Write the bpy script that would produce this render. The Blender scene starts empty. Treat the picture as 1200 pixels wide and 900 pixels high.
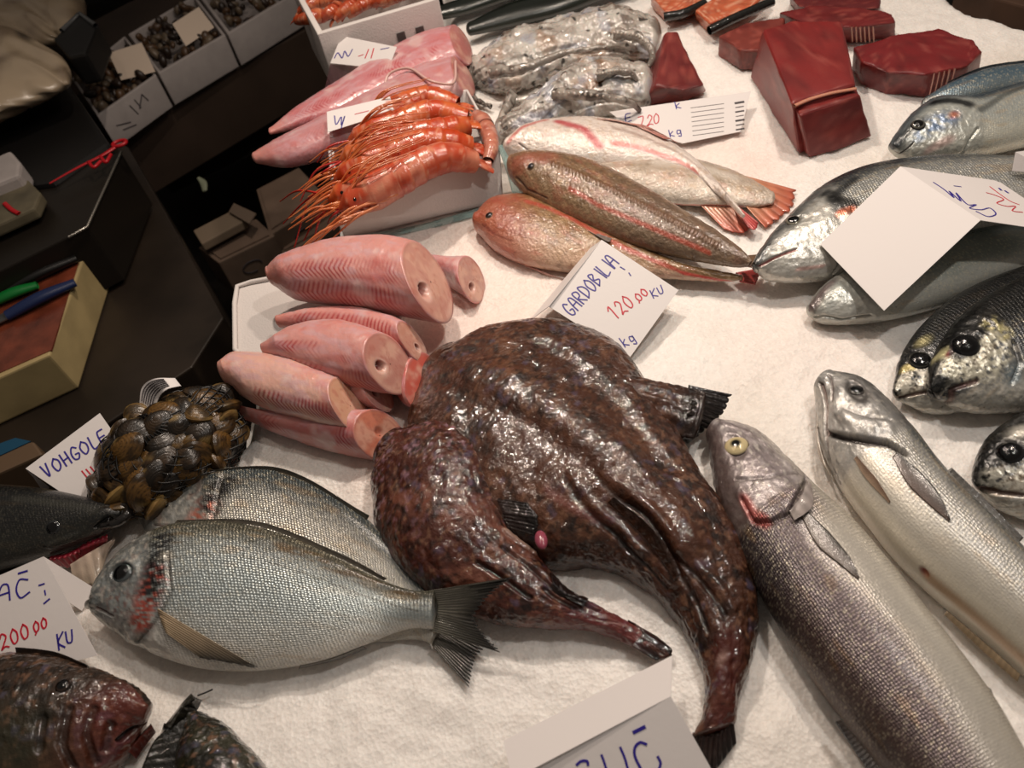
import bpy, math, random
import numpy as np
from mathutils import Vector, Matrix
from mathutils.bvhtree import BVHTree
random.seed(5); rng = np.random.default_rng(5)
SC = bpy.context.scene
# ---------------------------------------------------------------- camera
Z0 = 0.9                      # height of the ice surface above the floor
FPX = 900.0                   # focal length in pixels of the 1200x900 frame
PITCH, ROLL, CAMH = math.radians(49), math.radians(13), 0.56
_X = np.array([1, 0, 0.]); _U = np.array([0, math.sin(PITCH), math.cos(PITCH)])
FW = np.array([0, math.cos(PITCH), -math.sin(PITCH)])
RT = math.cos(ROLL)*_X - math.sin(ROLL)*_U
UP = math.cos(ROLL)*_U + math.sin(ROLL)*_X
CP = np.array([0, 0, Z0+CAMH])
cam_d = bpy.data.cameras.new('camera'); cam = bpy.data.objects.new('camera', cam_d)
SC.collection.objects.link(cam); SC.camera = cam
cam_d.sensor_width = 36; cam_d.lens = 36*FPX/1200; cam_d.clip_start = 0.02
cam.matrix_world = Matrix((( RT[0], UP[0], -FW[0], CP[0]), (RT[1], UP[1], -FW[1], CP[1]), (RT[2], UP[2], -FW[2], CP[2]), (0, 0, 0, 1)))
cam_d.dof.use_dof = True; cam_d.dof.focus_distance = 0.74; cam_d.dof.aperture_fstop = 8.0
# ---------------------------------------------------------------- world, lamps, exposure
W = bpy.data.worlds.new('hall'); SC.world = W; W.use_nodes = True
bg = W.node_tree.nodes['Background']; bg.inputs[0].default_value = (1.0, 0.86, 0.74, 1); bg.inputs[1].default_value = 0.13
def lamp(x, y, z, r, power, col, tgt=(0.05, 0.55, Z0), spread=160):
    d = bpy.data.lights.new('stall_lamp', 'AREA'); d.shape = 'DISK'; d.size = r; d.energy = power; d.color = col; d.spread = math.radians(spread)
    o = bpy.data.objects.new('stall_lamp', d); SC.collection.objects.link(o); o.location = (x, y, z)
    o.rotation_euler = (Vector(tgt)-Vector((x, y, z))).to_track_quat('-Z', 'Y').to_euler()
WARM = (1.0, 0.85, 0.72)
lamp(-0.02, 1.15, Z0+1.05, 0.05, 6.2, WARM)
lamp(0.55, 0.95, Z0+1.10, 0.05, 4.6, WARM)
lamp(0.50, 0.38, Z0+1.15, 0.05, 2.7, (1.0, 0.92, 0.84))
lamp(-0.38, 0.80, Z0+1.25, 0.05, 1.15, WARM)
vs = SC.view_settings; vs.view_transform = 'Standard'; vs.look = 'None'; vs.exposure = 0.0; vs.gamma = 1; vs.use_curve_mapping = False
# ---------------------------------------------------------------- helpers
def A(*x): return np.array(x, float)
def ray(px, py):
    return FW + (px-600)/FPX*RT - (py-450)/FPX*UP
def P(px, py, h=0.0):
    """the point h above the ice level seen at a pixel of the photograph"""
    d = ray(px, py); return CP + d*((Z0+h-CP[2])/d[2])
def proj(p):
    q = p-CP; w = q@FW
    return np.stack([600+FPX*(q@RT)/w, 450-FPX*(q@UP)/w], -1)
def lin(h):
    if not isinstance(h, str): return np.array(h, float)
    h = h.lstrip('#'); v = np.array([int(h[i:i+2], 16)/255 for i in (0, 2, 4)])
    return np.where(v <= .04045, v/12.92, ((v+.055)/1.055)**2.4)
def ss(a, b, x):
    t = np.clip((x-a)/(b-a), 0, 1); return t*t*(3-2*t)
def mx(c, col, m):
    m = np.asarray(m)[..., None]; return c*(1-m)+lin(col)*m
def _hash(i, j, k, s):
    h = (i.astype(np.int64)*374761393 + j.astype(np.int64)*668265263 + k.astype(np.int64)*2147483647 + s*97531) & 0xffffffff
    h = ((h ^ (h >> 13))*1274126177) & 0xffffffff
    return ((h ^ (h >> 16)) & 0xffff)/65535.0
def vnoise(p, sc, s=0):
    q = p*sc; f = np.floor(q); t = q-f; t = t*t*(3-2*t); i, j, k = f[:, 0], f[:, 1], f[:, 2]; r = 0
    for a in (0, 1):
        for b in (0, 1):
            for c in (0, 1):
                r = r + _hash(i+a, j+b, k+c, s)*(t[:, 0] if a else 1-t[:, 0])*(t[:, 1] if b else 1-t[:, 1])*(t[:, 2] if c else 1-t[:, 2])
    return r
def fbm(p, sc, o=3, s=0):
    r = 0; a = 1; n = 0
    for i in range(o): r = r+a*vnoise(p, sc*2**i, s+i*7); n += a; a *= .55
    return r/n
def catmull(pts, n=None, u=None):
    """values at n samples through rows of pts, chord parametrised; returns samples and the 0..1 parameters"""
    pts = np.asarray(pts, float); d = np.linalg.norm(np.diff(pts[:, :2], axis=0), axis=1); t = np.r_[0, np.cumsum(np.maximum(d, 1e-9))]; t /= t[-1]
    if u is None: u = np.linspace(0, 1, n)
    m = np.zeros_like(pts)
    m[1:-1] = (pts[2:]-pts[:-2])/(t[2:]-t[:-2])[:, None]; m[0] = (pts[1]-pts[0])/(t[1]-t[0]); m[-1] = (pts[-1]-pts[-2])/(t[-1]-t[-2])
    k = np.clip(np.searchsorted(t, u, side='right')-1, 0, len(t)-2); h = t[k+1]-t[k]; x = ((u-t[k])/h)[:, None]; h = h[:, None]
    return (2*x**3-3*x**2+1)*pts[k] + (x**3-2*x**2+x)*h*m[k] + (-2*x**3+3*x**2)*pts[k+1] + (x**3-x**2)*h*m[k+1]
# ---------------------------------------------------------------- materials
def nt(name):
    m = bpy.data.materials.new(name); m.use_nodes = True; t = m.node_tree; return m, t, t.nodes['Principled BSDF'], t.nodes, t.links
def attr_mat(name, coat=0.3, bump=0.25, bscale=900, bdist=.0006, sss=0.0, scales=False, coatr=0.12, spec=0.5):
    """surface whose pigment, metal, roughness and scale relief come from the mesh's own attributes"""
    m, t, b, N, L = nt(name)
    a = N.new('ShaderNodeAttribute'); a.attribute_name = 'Col'; L.new(a.outputs['Color'], b.inputs['Base Color'])
    p = N.new('ShaderNodeAttribute'); p.attribute_name = 'Prm'; s = N.new('ShaderNodeSeparateColor'); L.new(p.outputs['Color'], s.inputs[0])
    L.new(s.outputs[0], b.inputs['Metallic']); L.new(s.outputs[1], b.inputs['Roughness'])
    b.inputs['Coat Weight'].default_value = coat; b.inputs['Coat Roughness'].default_value = coatr; b.inputs['Specular IOR Level'].default_value = spec
    if sss:
        b.inputs['Subsurface Weight'].default_value = sss; b.inputs['Subsurface Radius'].default_value = (1, .35, .25); b.inputs['Subsurface Scale'].default_value = 0.006
    tc = N.new('ShaderNodeTexCoord'); nz = N.new('ShaderNodeTexNoise'); nz.inputs['Scale'].default_value = bscale; nz.inputs['Detail'].default_value = 3
    L.new(tc.outputs['Object'], nz.inputs['Vector'])
    bp = N.new('ShaderNodeBump'); bp.inputs['Strength'].default_value = bump; bp.inputs['Distance'].default_value = bdist; L.new(nz.outputs['Fac'], bp.inputs['Height'])
    out = bp
    if scales:
        uv = N.new('ShaderNodeUVMap'); uv.uv_map = 'uv'; v = N.new('ShaderNodeTexVoronoi'); v.voronoi_dimensions = '2D'; v.inputs['Scale'].default_value = 1; v.inputs['Randomness'].default_value = .33
        L.new(uv.outputs[0], v.inputs['Vector'])
        b2 = N.new('ShaderNodeBump'); b2.inputs['Distance'].default_value = 0.0012; b2.invert = True
        ml = N.new('ShaderNodeMath'); ml.operation = 'MULTIPLY'; ml.inputs[1].default_value = .85; L.new(s.outputs[2], ml.inputs[0]); L.new(ml.outputs[0], b2.inputs['Strength'])
        L.new(v.outputs['Distance'], b2.inputs['Height']); L.new(bp.outputs[0], b2.inputs['Normal']); out = b2
        # darker rims of the scales, and each scale a little lighter or darker
        mr = N.new('ShaderNodeMapRange'); mr.inputs[1].default_value = .3; mr.inputs[2].default_value = .72; mr.inputs[3].default_value = 1; mr.inputs[4].default_value = .6; L.new(v.outputs['Distance'], mr.inputs[0])
        m2 = N.new('ShaderNodeMapRange'); m2.inputs[3].default_value = .82; m2.inputs[4].default_value = 1.2; L.new(v.outputs['Color'], m2.inputs[0])
        mm = N.new('ShaderNodeMath'); mm.operation = 'MULTIPLY'; L.new(mr.outputs[0], mm.inputs[0]); L.new(m2.outputs[0], mm.inputs[1])
        mixf = N.new('ShaderNodeMix'); mixf.data_type = 'RGBA'; mixf.blend_type = 'MULTIPLY'; L.new(s.outputs[2], mixf.inputs[0]); L.new(a.outputs['Color'], mixf.inputs[6])
        cc = N.new('ShaderNodeCombineColor'); [L.new(mm.outputs[0], cc.inputs[i]) for i in range(3)]
        L.new(cc.outputs[0], mixf.inputs[7]); L.new(mixf.outputs[2], b.inputs['Base Color'])
    L.new(out.outputs[0], b.inputs['Normal']); L.new(bp.outputs[0], b.inputs['Coat Normal'])
    return m
def plain(name, col, rough=.5, metal=0, coat=0, bump=0, bscale=200, var=0.0, trans=0, vscale=30, alpha=1, sss=0):
    m, t, b, N, L = nt(name); c = lin(col)
    b.inputs['Base Color'].default_value = (*c, 1); b.inputs['Roughness'].default_value = rough; b.inputs['Metallic'].default_value = metal; b.inputs['Coat Weight'].default_value = coat
    b.inputs['Transmission Weight'].default_value = trans; b.inputs['Alpha'].default_value = alpha
    if sss: b.inputs['Subsurface Weight'].default_value = sss; b.inputs['Subsurface Scale'].default_value = .005
    tc = N.new('ShaderNodeTexCoord')
    if var:
        nz = N.new('ShaderNodeTexNoise'); nz.inputs['Scale'].default_value = vscale; nz.inputs['Detail'].default_value = 5; L.new(tc.outputs['Object'], nz.inputs['Vector'])
        cr = N.new('ShaderNodeValToRGB'); cr.color_ramp.elements[0].position = .3; cr.color_ramp.elements[1].position = .7
        cr.color_ramp.elements[0].color = (*(c*(1-var)), 1); cr.color_ramp.elements[1].color = (*np.minimum(c*(1+var), 1), 1); L.new(nz.outputs['Fac'], cr.inputs[0]); L.new(cr.outputs[0], b.inputs['Base Color'])
    if bump:
        nb = N.new('ShaderNodeTexNoise'); nb.inputs['Scale'].default_value = bscale; nb.inputs['Detail'].default_value = 4; L.new(tc.outputs['Object'], nb.inputs['Vector'])
        bp = N.new('ShaderNodeBump'); bp.inputs['Strength'].default_value = bump; bp.inputs['Distance'].default_value = .002; L.new(nb.outputs['Fac'], bp.inputs['Height']); L.new(bp.outputs[0], b.inputs['Normal'])
    return m
SKIN = attr_mat('silver_fish_skin', coat=.35, bump=.4, bscale=600, scales=True, coatr=.15)
SLIME = attr_mat('wet_dark_fish_skin', coat=.95, bump=.6, bscale=190, bdist=.0020, coatr=.06, spec=.25)
GURN = attr_mat('gurnard_skin', coat=.85, bump=.8, bscale=330, bdist=.0013, coatr=.08)
FLESH = attr_mat('raw_fish_flesh', coat=.35, bump=.25, bscale=500, sss=.35, coatr=.2)
TUNA = attr_mat('raw_tuna_flesh', coat=.15, bump=.35, bscale=350, sss=.12, coatr=.3)
CLAM = attr_mat('clam_shell', coat=.25, bump=.5, bscale=500, coatr=.2, spec=.3)
SHELL = attr_mat('shell', coat=.5, bump=.4, bscale=600, coatr=.15)
CEPH = attr_mat('octopus_skin', coat=.9, bump=.7, bscale=380, sss=.25, coatr=.08)
FIN = attr_mat('fish_fin', coat=.6, bump=.3, bscale=800, coatr=.12)
PAPER = plain('white_card', '#dcd6d4', .55, bump=.05); INKB = plain('blue_marker_ink', '#2a1c86', .5); INKR = plain('red_marker_ink', '#c01530', .5); INKK = plain('black_print', '#3a3438', .6)
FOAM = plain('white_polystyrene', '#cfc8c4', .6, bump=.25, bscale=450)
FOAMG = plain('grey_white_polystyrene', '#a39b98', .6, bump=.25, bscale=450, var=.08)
DARK = plain('black_rubber', '#0d0b0a', .5, bump=.1); DSTEEL = plain('dark_stained_steel', '#2a221b', .42, metal=.2, var=.35, vscale=8)
EYEB = plain('wet_black_pupil', '#030405', .03, coat=1); 
# ---------------------------------------------------------------- object writing
def mesh(name, V, F, mat, parent=None, col=None, prm=None, uv=None, smooth=True):
    V = np.ascontiguousarray(V, np.float32); me = bpy.data.meshes.new(name)
    if isinstance(F, np.ndarray) and F.ndim == 2:
        k = F.shape[1]; me.vertices.add(len(V)); me.vertices.foreach_set('co', V.ravel())
        me.loops.add(F.size); me.loops.foreach_set('vertex_index', F.astype(np.int32).ravel())
        me.polygons.add(len(F)); me.polygons.foreach_set('loop_start', np.arange(0, F.size, k, dtype=np.int32)); me.polygons.foreach_set('loop_total', np.full(len(F), k, np.int32))
        me.update(calc_edges=True); me.validate()
    else:
        me.from_pydata(V.tolist(), [], [list(map(int, f)) for f in F]); me.update()
    me.polygons.foreach_set('use_smooth', np.full(len(me.polygons), smooth, bool))
    n = len(V)
    def ca(nm, arr):
        a = me.color_attributes.new(nm, 'FLOAT_COLOR', 'POINT'); d = np.ones((n, 4), np.float32); d[:, :3] = arr; a.data.foreach_set('color', d.ravel())
    if col is not None:
        ca('Col', np.clip(col, 0, 1)); ca('Prm', prm if prm is not None else np.tile([0, .4, 0], (n, 1)))
    if uv is not None:
        ul = me.uv_layers.new(name='uv'); li = np.zeros(len(me.loops), np.int32); me.loops.foreach_get('vertex_index', li)
        ul.data.foreach_set('uv', np.ascontiguousarray(uv[li], np.float32).ravel())
    me.materials.append(mat); o = bpy.data.objects.new(name, me); SC.collection.objects.link(o)
    if parent is not None: o.parent = parent
    return o
class Thing:
    """collects parts in world space, then writes an Empty at the base with the parts under it"""
    def __init__(s, name, label, cat, group=None): s.n, s.l, s.c, s.g, s.parts = name, label, cat, group, []
    def add(s, name, V, F, mat, under=None, label=None, kind=None, **k):
        s.parts.append(dict(name=name, V=np.asarray(V, float), F=F, mat=mat, under=under, label=label, kind=kind, k=k)); return len(s.parts)-1
    def done(s):
        allv = np.concatenate([p['V'] for p in s.parts]); base = np.array([(allv[:, 0].min()+allv[:, 0].max())/2, (allv[:, 1].min()+allv[:, 1].max())/2, allv[:, 2].min()])
        if len(s.parts) == 1:
            p = s.parts[0]; o = mesh(s.n, p['V']-base, p['F'], p['mat'], **p['k']); o.location = base
            if p['kind']: o['kind'] = p['kind']
            root = o
        else:
            root = bpy.data.objects.new(s.n, None); root.empty_display_size = .02; SC.collection.objects.link(root); root.location = base; obs = []
            for p in s.parts:
                o = mesh(p['name'], p['V']-base, p['F'], p['mat'], parent=root if p['under'] is None else obs[p['under']], **p['k']); obs.append(o)
                if p['label']: o['label'] = p['label']
                if p['kind']: o['kind'] = p['kind']
        root['label'] = s.l; root['category'] = s.c
        if s.g: root['group'] = s.g
        return root
def copytree(o, parent=None):
    c = o.copy(); SC.collection.objects.link(c); c.parent = parent
    for ch in list(o.children): copytree(ch, c)
    return c
def gridfaces(nu, nv, wrap=True):
    i, j = np.meshgrid(np.arange(nu-1), np.arange(nv if wrap else nv-1), indexing='ij'); i = i.ravel(); j = j.ravel(); j2 = (j+1) % nv
    return np.stack([i*nv+j, (i+1)*nv+j, (i+1)*nv+j2, i*nv+j2], 1)
def join(*vf):
    Vs, Fs, o = [], [], 0
    for V, F in vf:
        Vs.append(np.asarray(V, float)); Fs.extend([[int(x)+o for x in f] for f in F]); o += len(V)
    return np.concatenate(Vs), Fs
def joinq(vfs):
    o = 0; Vs, Fs = [], []
    for V, F in vfs: Vs.append(V); Fs.append(F+o); o += len(V)
    return np.concatenate(Vs), np.concatenate(Fs)
def unit(v): return v/np.maximum(np.linalg.norm(v, axis=-1, keepdims=True), 1e-12)
def tube(pts, rad, nv=8, n=None, flat=1.0):
    """tapered tube through world points"""
    pts = np.asarray(pts, float); rad = np.broadcast_to(np.asarray(rad, float), (len(pts),))
    if n:
        r = catmull(np.c_[pts, rad], n) if len(pts) > 2 else np.linspace(np.r_[pts[0], rad[0]], np.r_[pts[1], rad[1]], n)
        pts, rad = r[:, :3], np.maximum(r[:, 3], 1e-5)
    T = unit(np.gradient(pts, axis=0)); up = np.tile([0, 0, 1.], (len(pts), 1)); up[np.abs(T[:, 2]) > .95] = (1, 0, 0)
    S = unit(np.cross(T, up)); N = np.cross(S, T); th = np.arange(nv)*2*np.pi/nv
    V = pts[:, None]+rad[:, None, None]*(np.cos(th)[None, :, None]*S[:, None]+flat*np.sin(th)[None, :, None]*N[:, None])
    V = V.reshape(-1, 3); F = gridfaces(len(pts), nv)
    k = len(V); V = np.r_[V, pts[:1], pts[-1:]]; L = (len(pts)-1)*nv; j = np.arange(nv); j2 = (j+1) % nv
    F = np.r_[F, np.stack([j, j2, np.full(nv, k), np.full(nv, k)], 1), np.stack([L+j2, L+j, np.full(nv, k+1), np.full(nv, k+1)], 1)]
    return V, F
class Loft:
    """a body whose two edges are traced as pixel pairs: A edge, B edge, with real thickness; resting heights zA, zB"""
    def __init__(s, Ap, Bp, T, zA, zB, nu=260, nt=90, nb=22, q=1.0, r0=.5, r1=.5, shear1=0.0, uvs=.0028, tpow=.75, cap1=False, fix=True, k0=9):
        n = max(len(Ap), len(Bp)); Ap = np.array(Ap, float); Bp = np.array(Bp, float)
        if len(Ap) != n: Ap = catmull(Ap, n)
        if len(Bp) != n: Bp = catmull(Bp, n)
        if np.ndim(T) and len(T) != n: T = np.interp(np.linspace(0, 1, n), np.linspace(0, 1, len(T)), T)
        w = np.linalg.norm(Ap-Bp, axis=1)
        T = np.array(T, float) if np.ndim(T) else T*(w/w.max())**tpow
        zA = np.broadcast_to(np.array(zA, float), (n,)); zB = np.broadcast_to(np.array(zB, float), (n,))
        c = (Ap+Bp)/2; R = catmull(np.c_[c, Ap, Bp, T, zA, zB], nu)
        a = np.array([P(x, y, h) for x, y, h in zip(R[:, 2], R[:, 3], R[:, 7])]); b = np.array([P(x, y, h) for x, y, h in zip(R[:, 4], R[:, 5], R[:, 8])]); Tt = np.maximum(R[:, 6], .0008)
        C = (a+b)/2; H = (b-a)/2; ax = unit(np.gradient(C, axis=0)); N = unit(np.cross(ax, H)); N[N[:, 2] < 0] *= -1
        if fix:      # keep the outline where it was traced once the thickness is added
            pc = proj(C); ph = proj(C+H)-pc; pn = proj(C+N*Tt[:, None])-pc; pd = unit(np.gradient(pc, axis=0)); pp = np.c_[-pd[:, 1], pd[:, 0]]
            hn = np.abs((ph*pp).sum(1)); nn = np.abs((pn*pp).sum(1)); f = np.minimum(1, .75*hn/np.maximum(nn, 1e-6)); Tt = Tt*f; nn = nn*f
            H = H*(np.sqrt(np.maximum(hn**2-nn**2, (.35*hn)**2))/np.maximum(hn, 1e-6))[:, None]
        K = 1.25*np.pi; th = np.r_[np.linspace(0, K, nt, endpoint=False), np.linspace(K, 2*np.pi, nb, endpoint=False)]
        co = np.cos(th); si = np.sign(np.sin(th))*np.abs(np.sin(th))**q
        s.L = np.linalg.norm(np.diff(C, axis=0), axis=1).sum(); s.step = s.L/(nu-1)
        def ring(i, sc, off): return C[i]+ax[i]*off + sc*(co[:, None]*H[i]+si[:, None]*N[i]*Tt[i])
        rows, U = [], []; hw = np.linalg.norm(H, axis=1); uu = np.linspace(0, 1, nu)
        for k in range(k0):
            f = k/k0*np.pi/2; rows.append(ring(0, max(math.sin(f), .02), -r0*hw[0]*math.cos(f))); U.append(-r0*hw[0]*math.cos(f)/s.L)
        for i in range(nu):
            R_ = ring(i, 1, 0)
            if shear1:
                g = ss(.5, 1, uu[i]); R_ = R_ - ax[i]*(shear1*g*(si*Tt[i]))[:, None]
            rows.append(R_); U.append(uu[i])
        if cap1:      # flat cut face, slightly domed
            for k in range(1, 15):
                sc = 1-k/14*.98; base = C[-1]; R_ = base+(rows[k0+nu-1]-base)*sc + ax[-1]*hw[-1]*.07*(1-sc**2); rows.append(R_); U.append(1+k/14)
        else:
            for k in range(1, k0+1):
                f = k/k0*np.pi/2; rows.append(ring(nu-1, max(math.cos(f), .02), r1*hw[-1]*math.sin(f))); U.append(1+r1*hw[-1]*math.sin(f)/s.L)
        V = np.array(rows); s.nu, s.nv = V.shape[:2]; s.V = V.reshape(-1, 3); s.F = gridfaces(s.nu, s.nv); s.hw = hw; s.C, s.H, s.N, s.T, s.ax = C, H, N, Tt, ax
        s.U = np.repeat(U, s.nv); s.th = np.tile(th, s.nu); s.v = np.cos(s.th); s.top = s.th < K
        W_ = np.r_[np.full(k0, hw[0]), hw, np.full(s.nu-k0-nu, hw[-1])]
        s.S = s.U*s.L; s.Tm = (s.th-np.pi/2)*np.repeat((W_+.0), s.nv)*1.15      # metric coordinates on the skin
        Tm2 = np.where(s.th > np.pi, (np.pi-s.th)+np.pi/2, s.th-np.pi/2)
        s.uv = np.c_[s.S, (s.th-np.pi/2)*hw.max()*1.1]/uvs
        s.bv()
        s.col = np.tile(lin('#888888'), (len(s.V), 1)); s.prm = np.tile([0., .4, 0.], (len(s.V), 1)); s.d = np.zeros(len(s.V))
        s.Vw = s.V.copy()
    def bv(s): s.bvh = BVHTree.FromPolygons([Vector(v) for v in s.V], s.F.tolist())
    def hit(s, px, py):
        d = Vector(ray(px, py)); r = s.bvh.ray_cast(Vector(CP), d)
        if r[0] is None:
            q = proj(s.V); k = int(np.argmin(((q-[px, py])**2).sum(1)+1e5*(~s.top))); return s.V[k], k
        f = s.F[r[2]]; k = f[int(np.argmin([np.linalg.norm(s.V[i]-np.array(r[0])) for i in f]))]; return np.array(r[0]), int(k)
    def st(s, px, py):
        k = s.hit(px, py)[1]; return s.S[k], s.Tm[k]
    def dist(s, pts, close=False):
        q = np.array([s.st(*p) for p in pts]); X = np.c_[s.S, s.Tm]
        if len(q) == 1: return np.where(s.top, np.linalg.norm(X-q[0], axis=1), 1)
        if close: q = np.r_[q, q[:1]]
        d = np.full(len(X), 9.)
        for a, b in zip(q[:-1], q[1:]):
            e = b-a; t = np.clip(((X-a)@e)/max(e@e, 1e-12), 0, 1); d = np.minimum(d, np.linalg.norm(X-a-t[:, None]*e, axis=1))
        return np.where(s.top, d, 9)
    def line(s, pts, w, soft=1.0):
        """mask near a line drawn over the skin, w in metres"""
        return 1-ss(w*(1-soft*.5), w*(1+soft*.8), s.dist(pts))
    def spot(s, p, r, soft=.4): return 1-ss(r*(1-soft), r*(1+soft), s.dist([p]))
    def region(s, pts, soft=.002):
        q = np.array([s.st(*p) for p in pts]); x, y = s.S, s.Tm; ins = np.zeros(len(x), bool)
        for (x0, y0), (x1, y1) in zip(q, np.roll(q, -1, 0)):
            c = (y0 > y) != (y1 > y); ins ^= c & (x < (x1-x0)*(y-y0)/np.where(y1 == y0, 1e-9, y1-y0)+x0)
        d = s.dist(pts, True); return np.where(s.top, ss(-soft, soft, np.where(ins, d, -d)), 0)
    def mix(s, col, m): s.col = mx(s.col, col, m)
    def n(s, sc, o=3, seed=0): return fbm(s.Vw, sc, o, seed)
    def nuv(s, su, sv, o=2, seed=0): return fbm(np.c_[s.S*su, s.Tm*sv, s.top*3.], 1, o, seed)
    def bake(s):
        G = s.V.reshape(s.nu, s.nv, 3); du = np.gradient(G, axis=0); dv = (np.roll(G, -1, 1)-np.roll(G, 1, 1)); N = unit(np.cross(dv, du)).reshape(-1, 3)
        cen = np.repeat(G.mean(1), s.nv, 0); sg = np.sign(((s.V-cen)*N).sum(1)); N *= np.where(sg == 0, 1, sg)[:, None]
        e = np.abs(s.U-.5) < .5+1e-6
        s.V = s.V+N*(s.d*e)[:, None]; s.bv()
    def add(s, t, name, mat, **k): return t.add(name, s.V, s.F, mat, col=s.col, prm=s.prm, uv=s.uv, **k)
def fin(t, name, base, tip, col0, col1, body=None, lift=.002, h0=None, h1=None, rays=14, under=None, label=None, nu=64, nvv=14, thick=.0009, metal=.1, rough=.35, ragged=.0, mat=None, ribs=.0003, seed=0, edge=None):
    """membrane between a base line and a tip line given as pixels; h0/h1 heights above the ice, or lying on a body"""
    B = catmull(np.array(base, float), nu) if len(base) > 2 else np.linspace(base[0], base[-1], nu); Tp = catmull(np.array(tip, float), nu) if len(tip) > 2 else np.linspace(tip[0], tip[-1], nu)
    v = np.linspace(0, 1, nvv); pix = B[:, None]*(1-v[None, :, None])+Tp[:, None]*v[None, :, None]
    u = np.linspace(0, 1, nu); ray_ = .5+.5*np.cos(u*rays*2*np.pi)
    pix = B[:, None]+(pix-B[:, None])*(1-.09*fbm(np.c_[u*9+seed, u*0+Tp[0, 0], u*0], 1, 3, 3))[:, None, None]
    if ragged: pix = B[:, None]+(pix-B[:, None])*(1-ragged*(1-ray_)**2*1.0)[:, None, None]
    G = np.zeros((nu, nvv, 3))
    for i in range(nu):
        for j in range(nvv):
            x, y = pix[i, j]
            if h0 is None:
                p, k = body.hit(x, y); G[i, j] = p
            else:
                a = h0 if np.ndim(h0) == 0 else np.interp(u[i], np.linspace(0, 1, len(h0)), h0); b = h1 if np.ndim(h1) == 0 else np.interp(u[i], np.linspace(0, 1, len(h1)), h1)
                G[i, j] = P(x, y, a*(1-v[j])+b*v[j])
    N = unit(np.cross(np.gradient(G, axis=0), np.gradient(G, axis=1))); N[N[..., 2] < 0] *= -1
    if h0 is None: G = G+A(0, 0, 1)*(lift*(0.3+.7*v))[None, :, None]
    th = thick*(1-.6*v)[None, :, None]
    top = G+N*(th/2+ribs*ray_[:, None, None]*(1-.5*v)[None, :, None]); bot = G-N*th/2
    V = np.concatenate([top.reshape(-1, 3), bot.reshape(-1, 3)]); F = gridfaces(nu, nvv, False); n = nu*nvv
    r = [i*nvv for i in range(nu)]; per = [i*nvv for i in range(nu)]+[(nu-1)*nvv+j for j in range(1, nvv)]+[i*nvv+nvv-1 for i in range(nu-2, -1, -1)]+[j for j in range(nvv-2, 0, -1)]
    per = np.array(per); pn = np.roll(per, -1); F = np.r_[F, F[:, ::-1]+n, np.stack([per, per+n, pn+n, pn], 1)]
    g = np.tile(v, nu); rr = np.repeat(ray_, nvv); nz = fbm(top.reshape(-1, 3), 150, 2, seed)
    c = lin(col0)*(1-g[:, None])+lin(col1)*g[:, None]; c = c*(.78+.25*rr+.5*(nz-.5))[:, None]
    if edge: c = mx(c, edge, ss(.82, .97, g))
    c = np.r_[c, c]; prm = np.tile([metal, rough, 0], (2*n, 1))
    return t.add(name, V, F, mat or FIN, under=under, label=label, col=c, prm=prm)
def blade(t, name, e1, e2, c0, c1, **k):
    return fin(t, name, e1, e2, c0, c1, rays=0, ribs=0, thick=.0012, **k)
def ball(c, r, axis=(0, 0, 1), flat=1.0, n=20, m=14):
    z = unit(np.array(axis, float)); x = unit(np.cross(z, [.3, .9, .1])); y = np.cross(z, x)
    ph = np.linspace(0, np.pi, m); th = np.arange(n)*2*np.pi/n
    V = c+r*(np.sin(ph)[:, None, None]*(np.cos(th)[None, :, None]*x+np.sin(th)[None, :, None]*y)+flat*np.cos(ph)[:, None, None]*z)
    V = V.reshape(-1, 3); return V, gridfaces(m, n), np.repeat(ph, n)
def eye(t, body, px, py, rpx, iris='#c9c38f', ring='#77705a', gold=0.0, pup=.45, out=.25, under=None, iris2=None):
    """bulging eye set in the head: iris ball with a pupil on top"""
    p, k = body.hit(px, py); r = rpx*np.linalg.norm(p-CP)/FPX*1.0
    i, j = divmod(k, body.nv); G = body.V.reshape(body.nu, body.nv, 3); i2 = min(max(i, 3), body.nu-4)
    N = unit(np.cross(G[i2+3, j]-G[i2-3, j], G[i2, (j+3) % body.nv]-G[i2, (j-3) % body.nv])); N = N if N@(CP-p) > 0 else -N
    p = p-N*r*(.55-out)*.9
    V, F, ph = ball(p, r, N, .62, 40, 26); c = np.tile(lin(iris), (len(V), 1)); c = mx(c, ring, ss(.9, 1.15, ph)); 
    c = mx(c, '#050506', 1-ss(pup*1.15-.06, pup*1.15+.06, ph)); c = mx(c, '#d8c890', (ss(pup*1.15+.02, pup*1.15+.1, ph)*(1-ss(pup*1.15+.12, pup*1.15+.25, ph)))*gold)
    prm = np.tile([0.25, .08, 0], (len(V), 1)); e = t.add('eye', V, F, SHELL, under=under, col=c, prm=prm); return e
def rayplane(px, py, a, n):
    d = ray(px, py); return CP+d*(((a-CP)@n)/(d@n))
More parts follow.
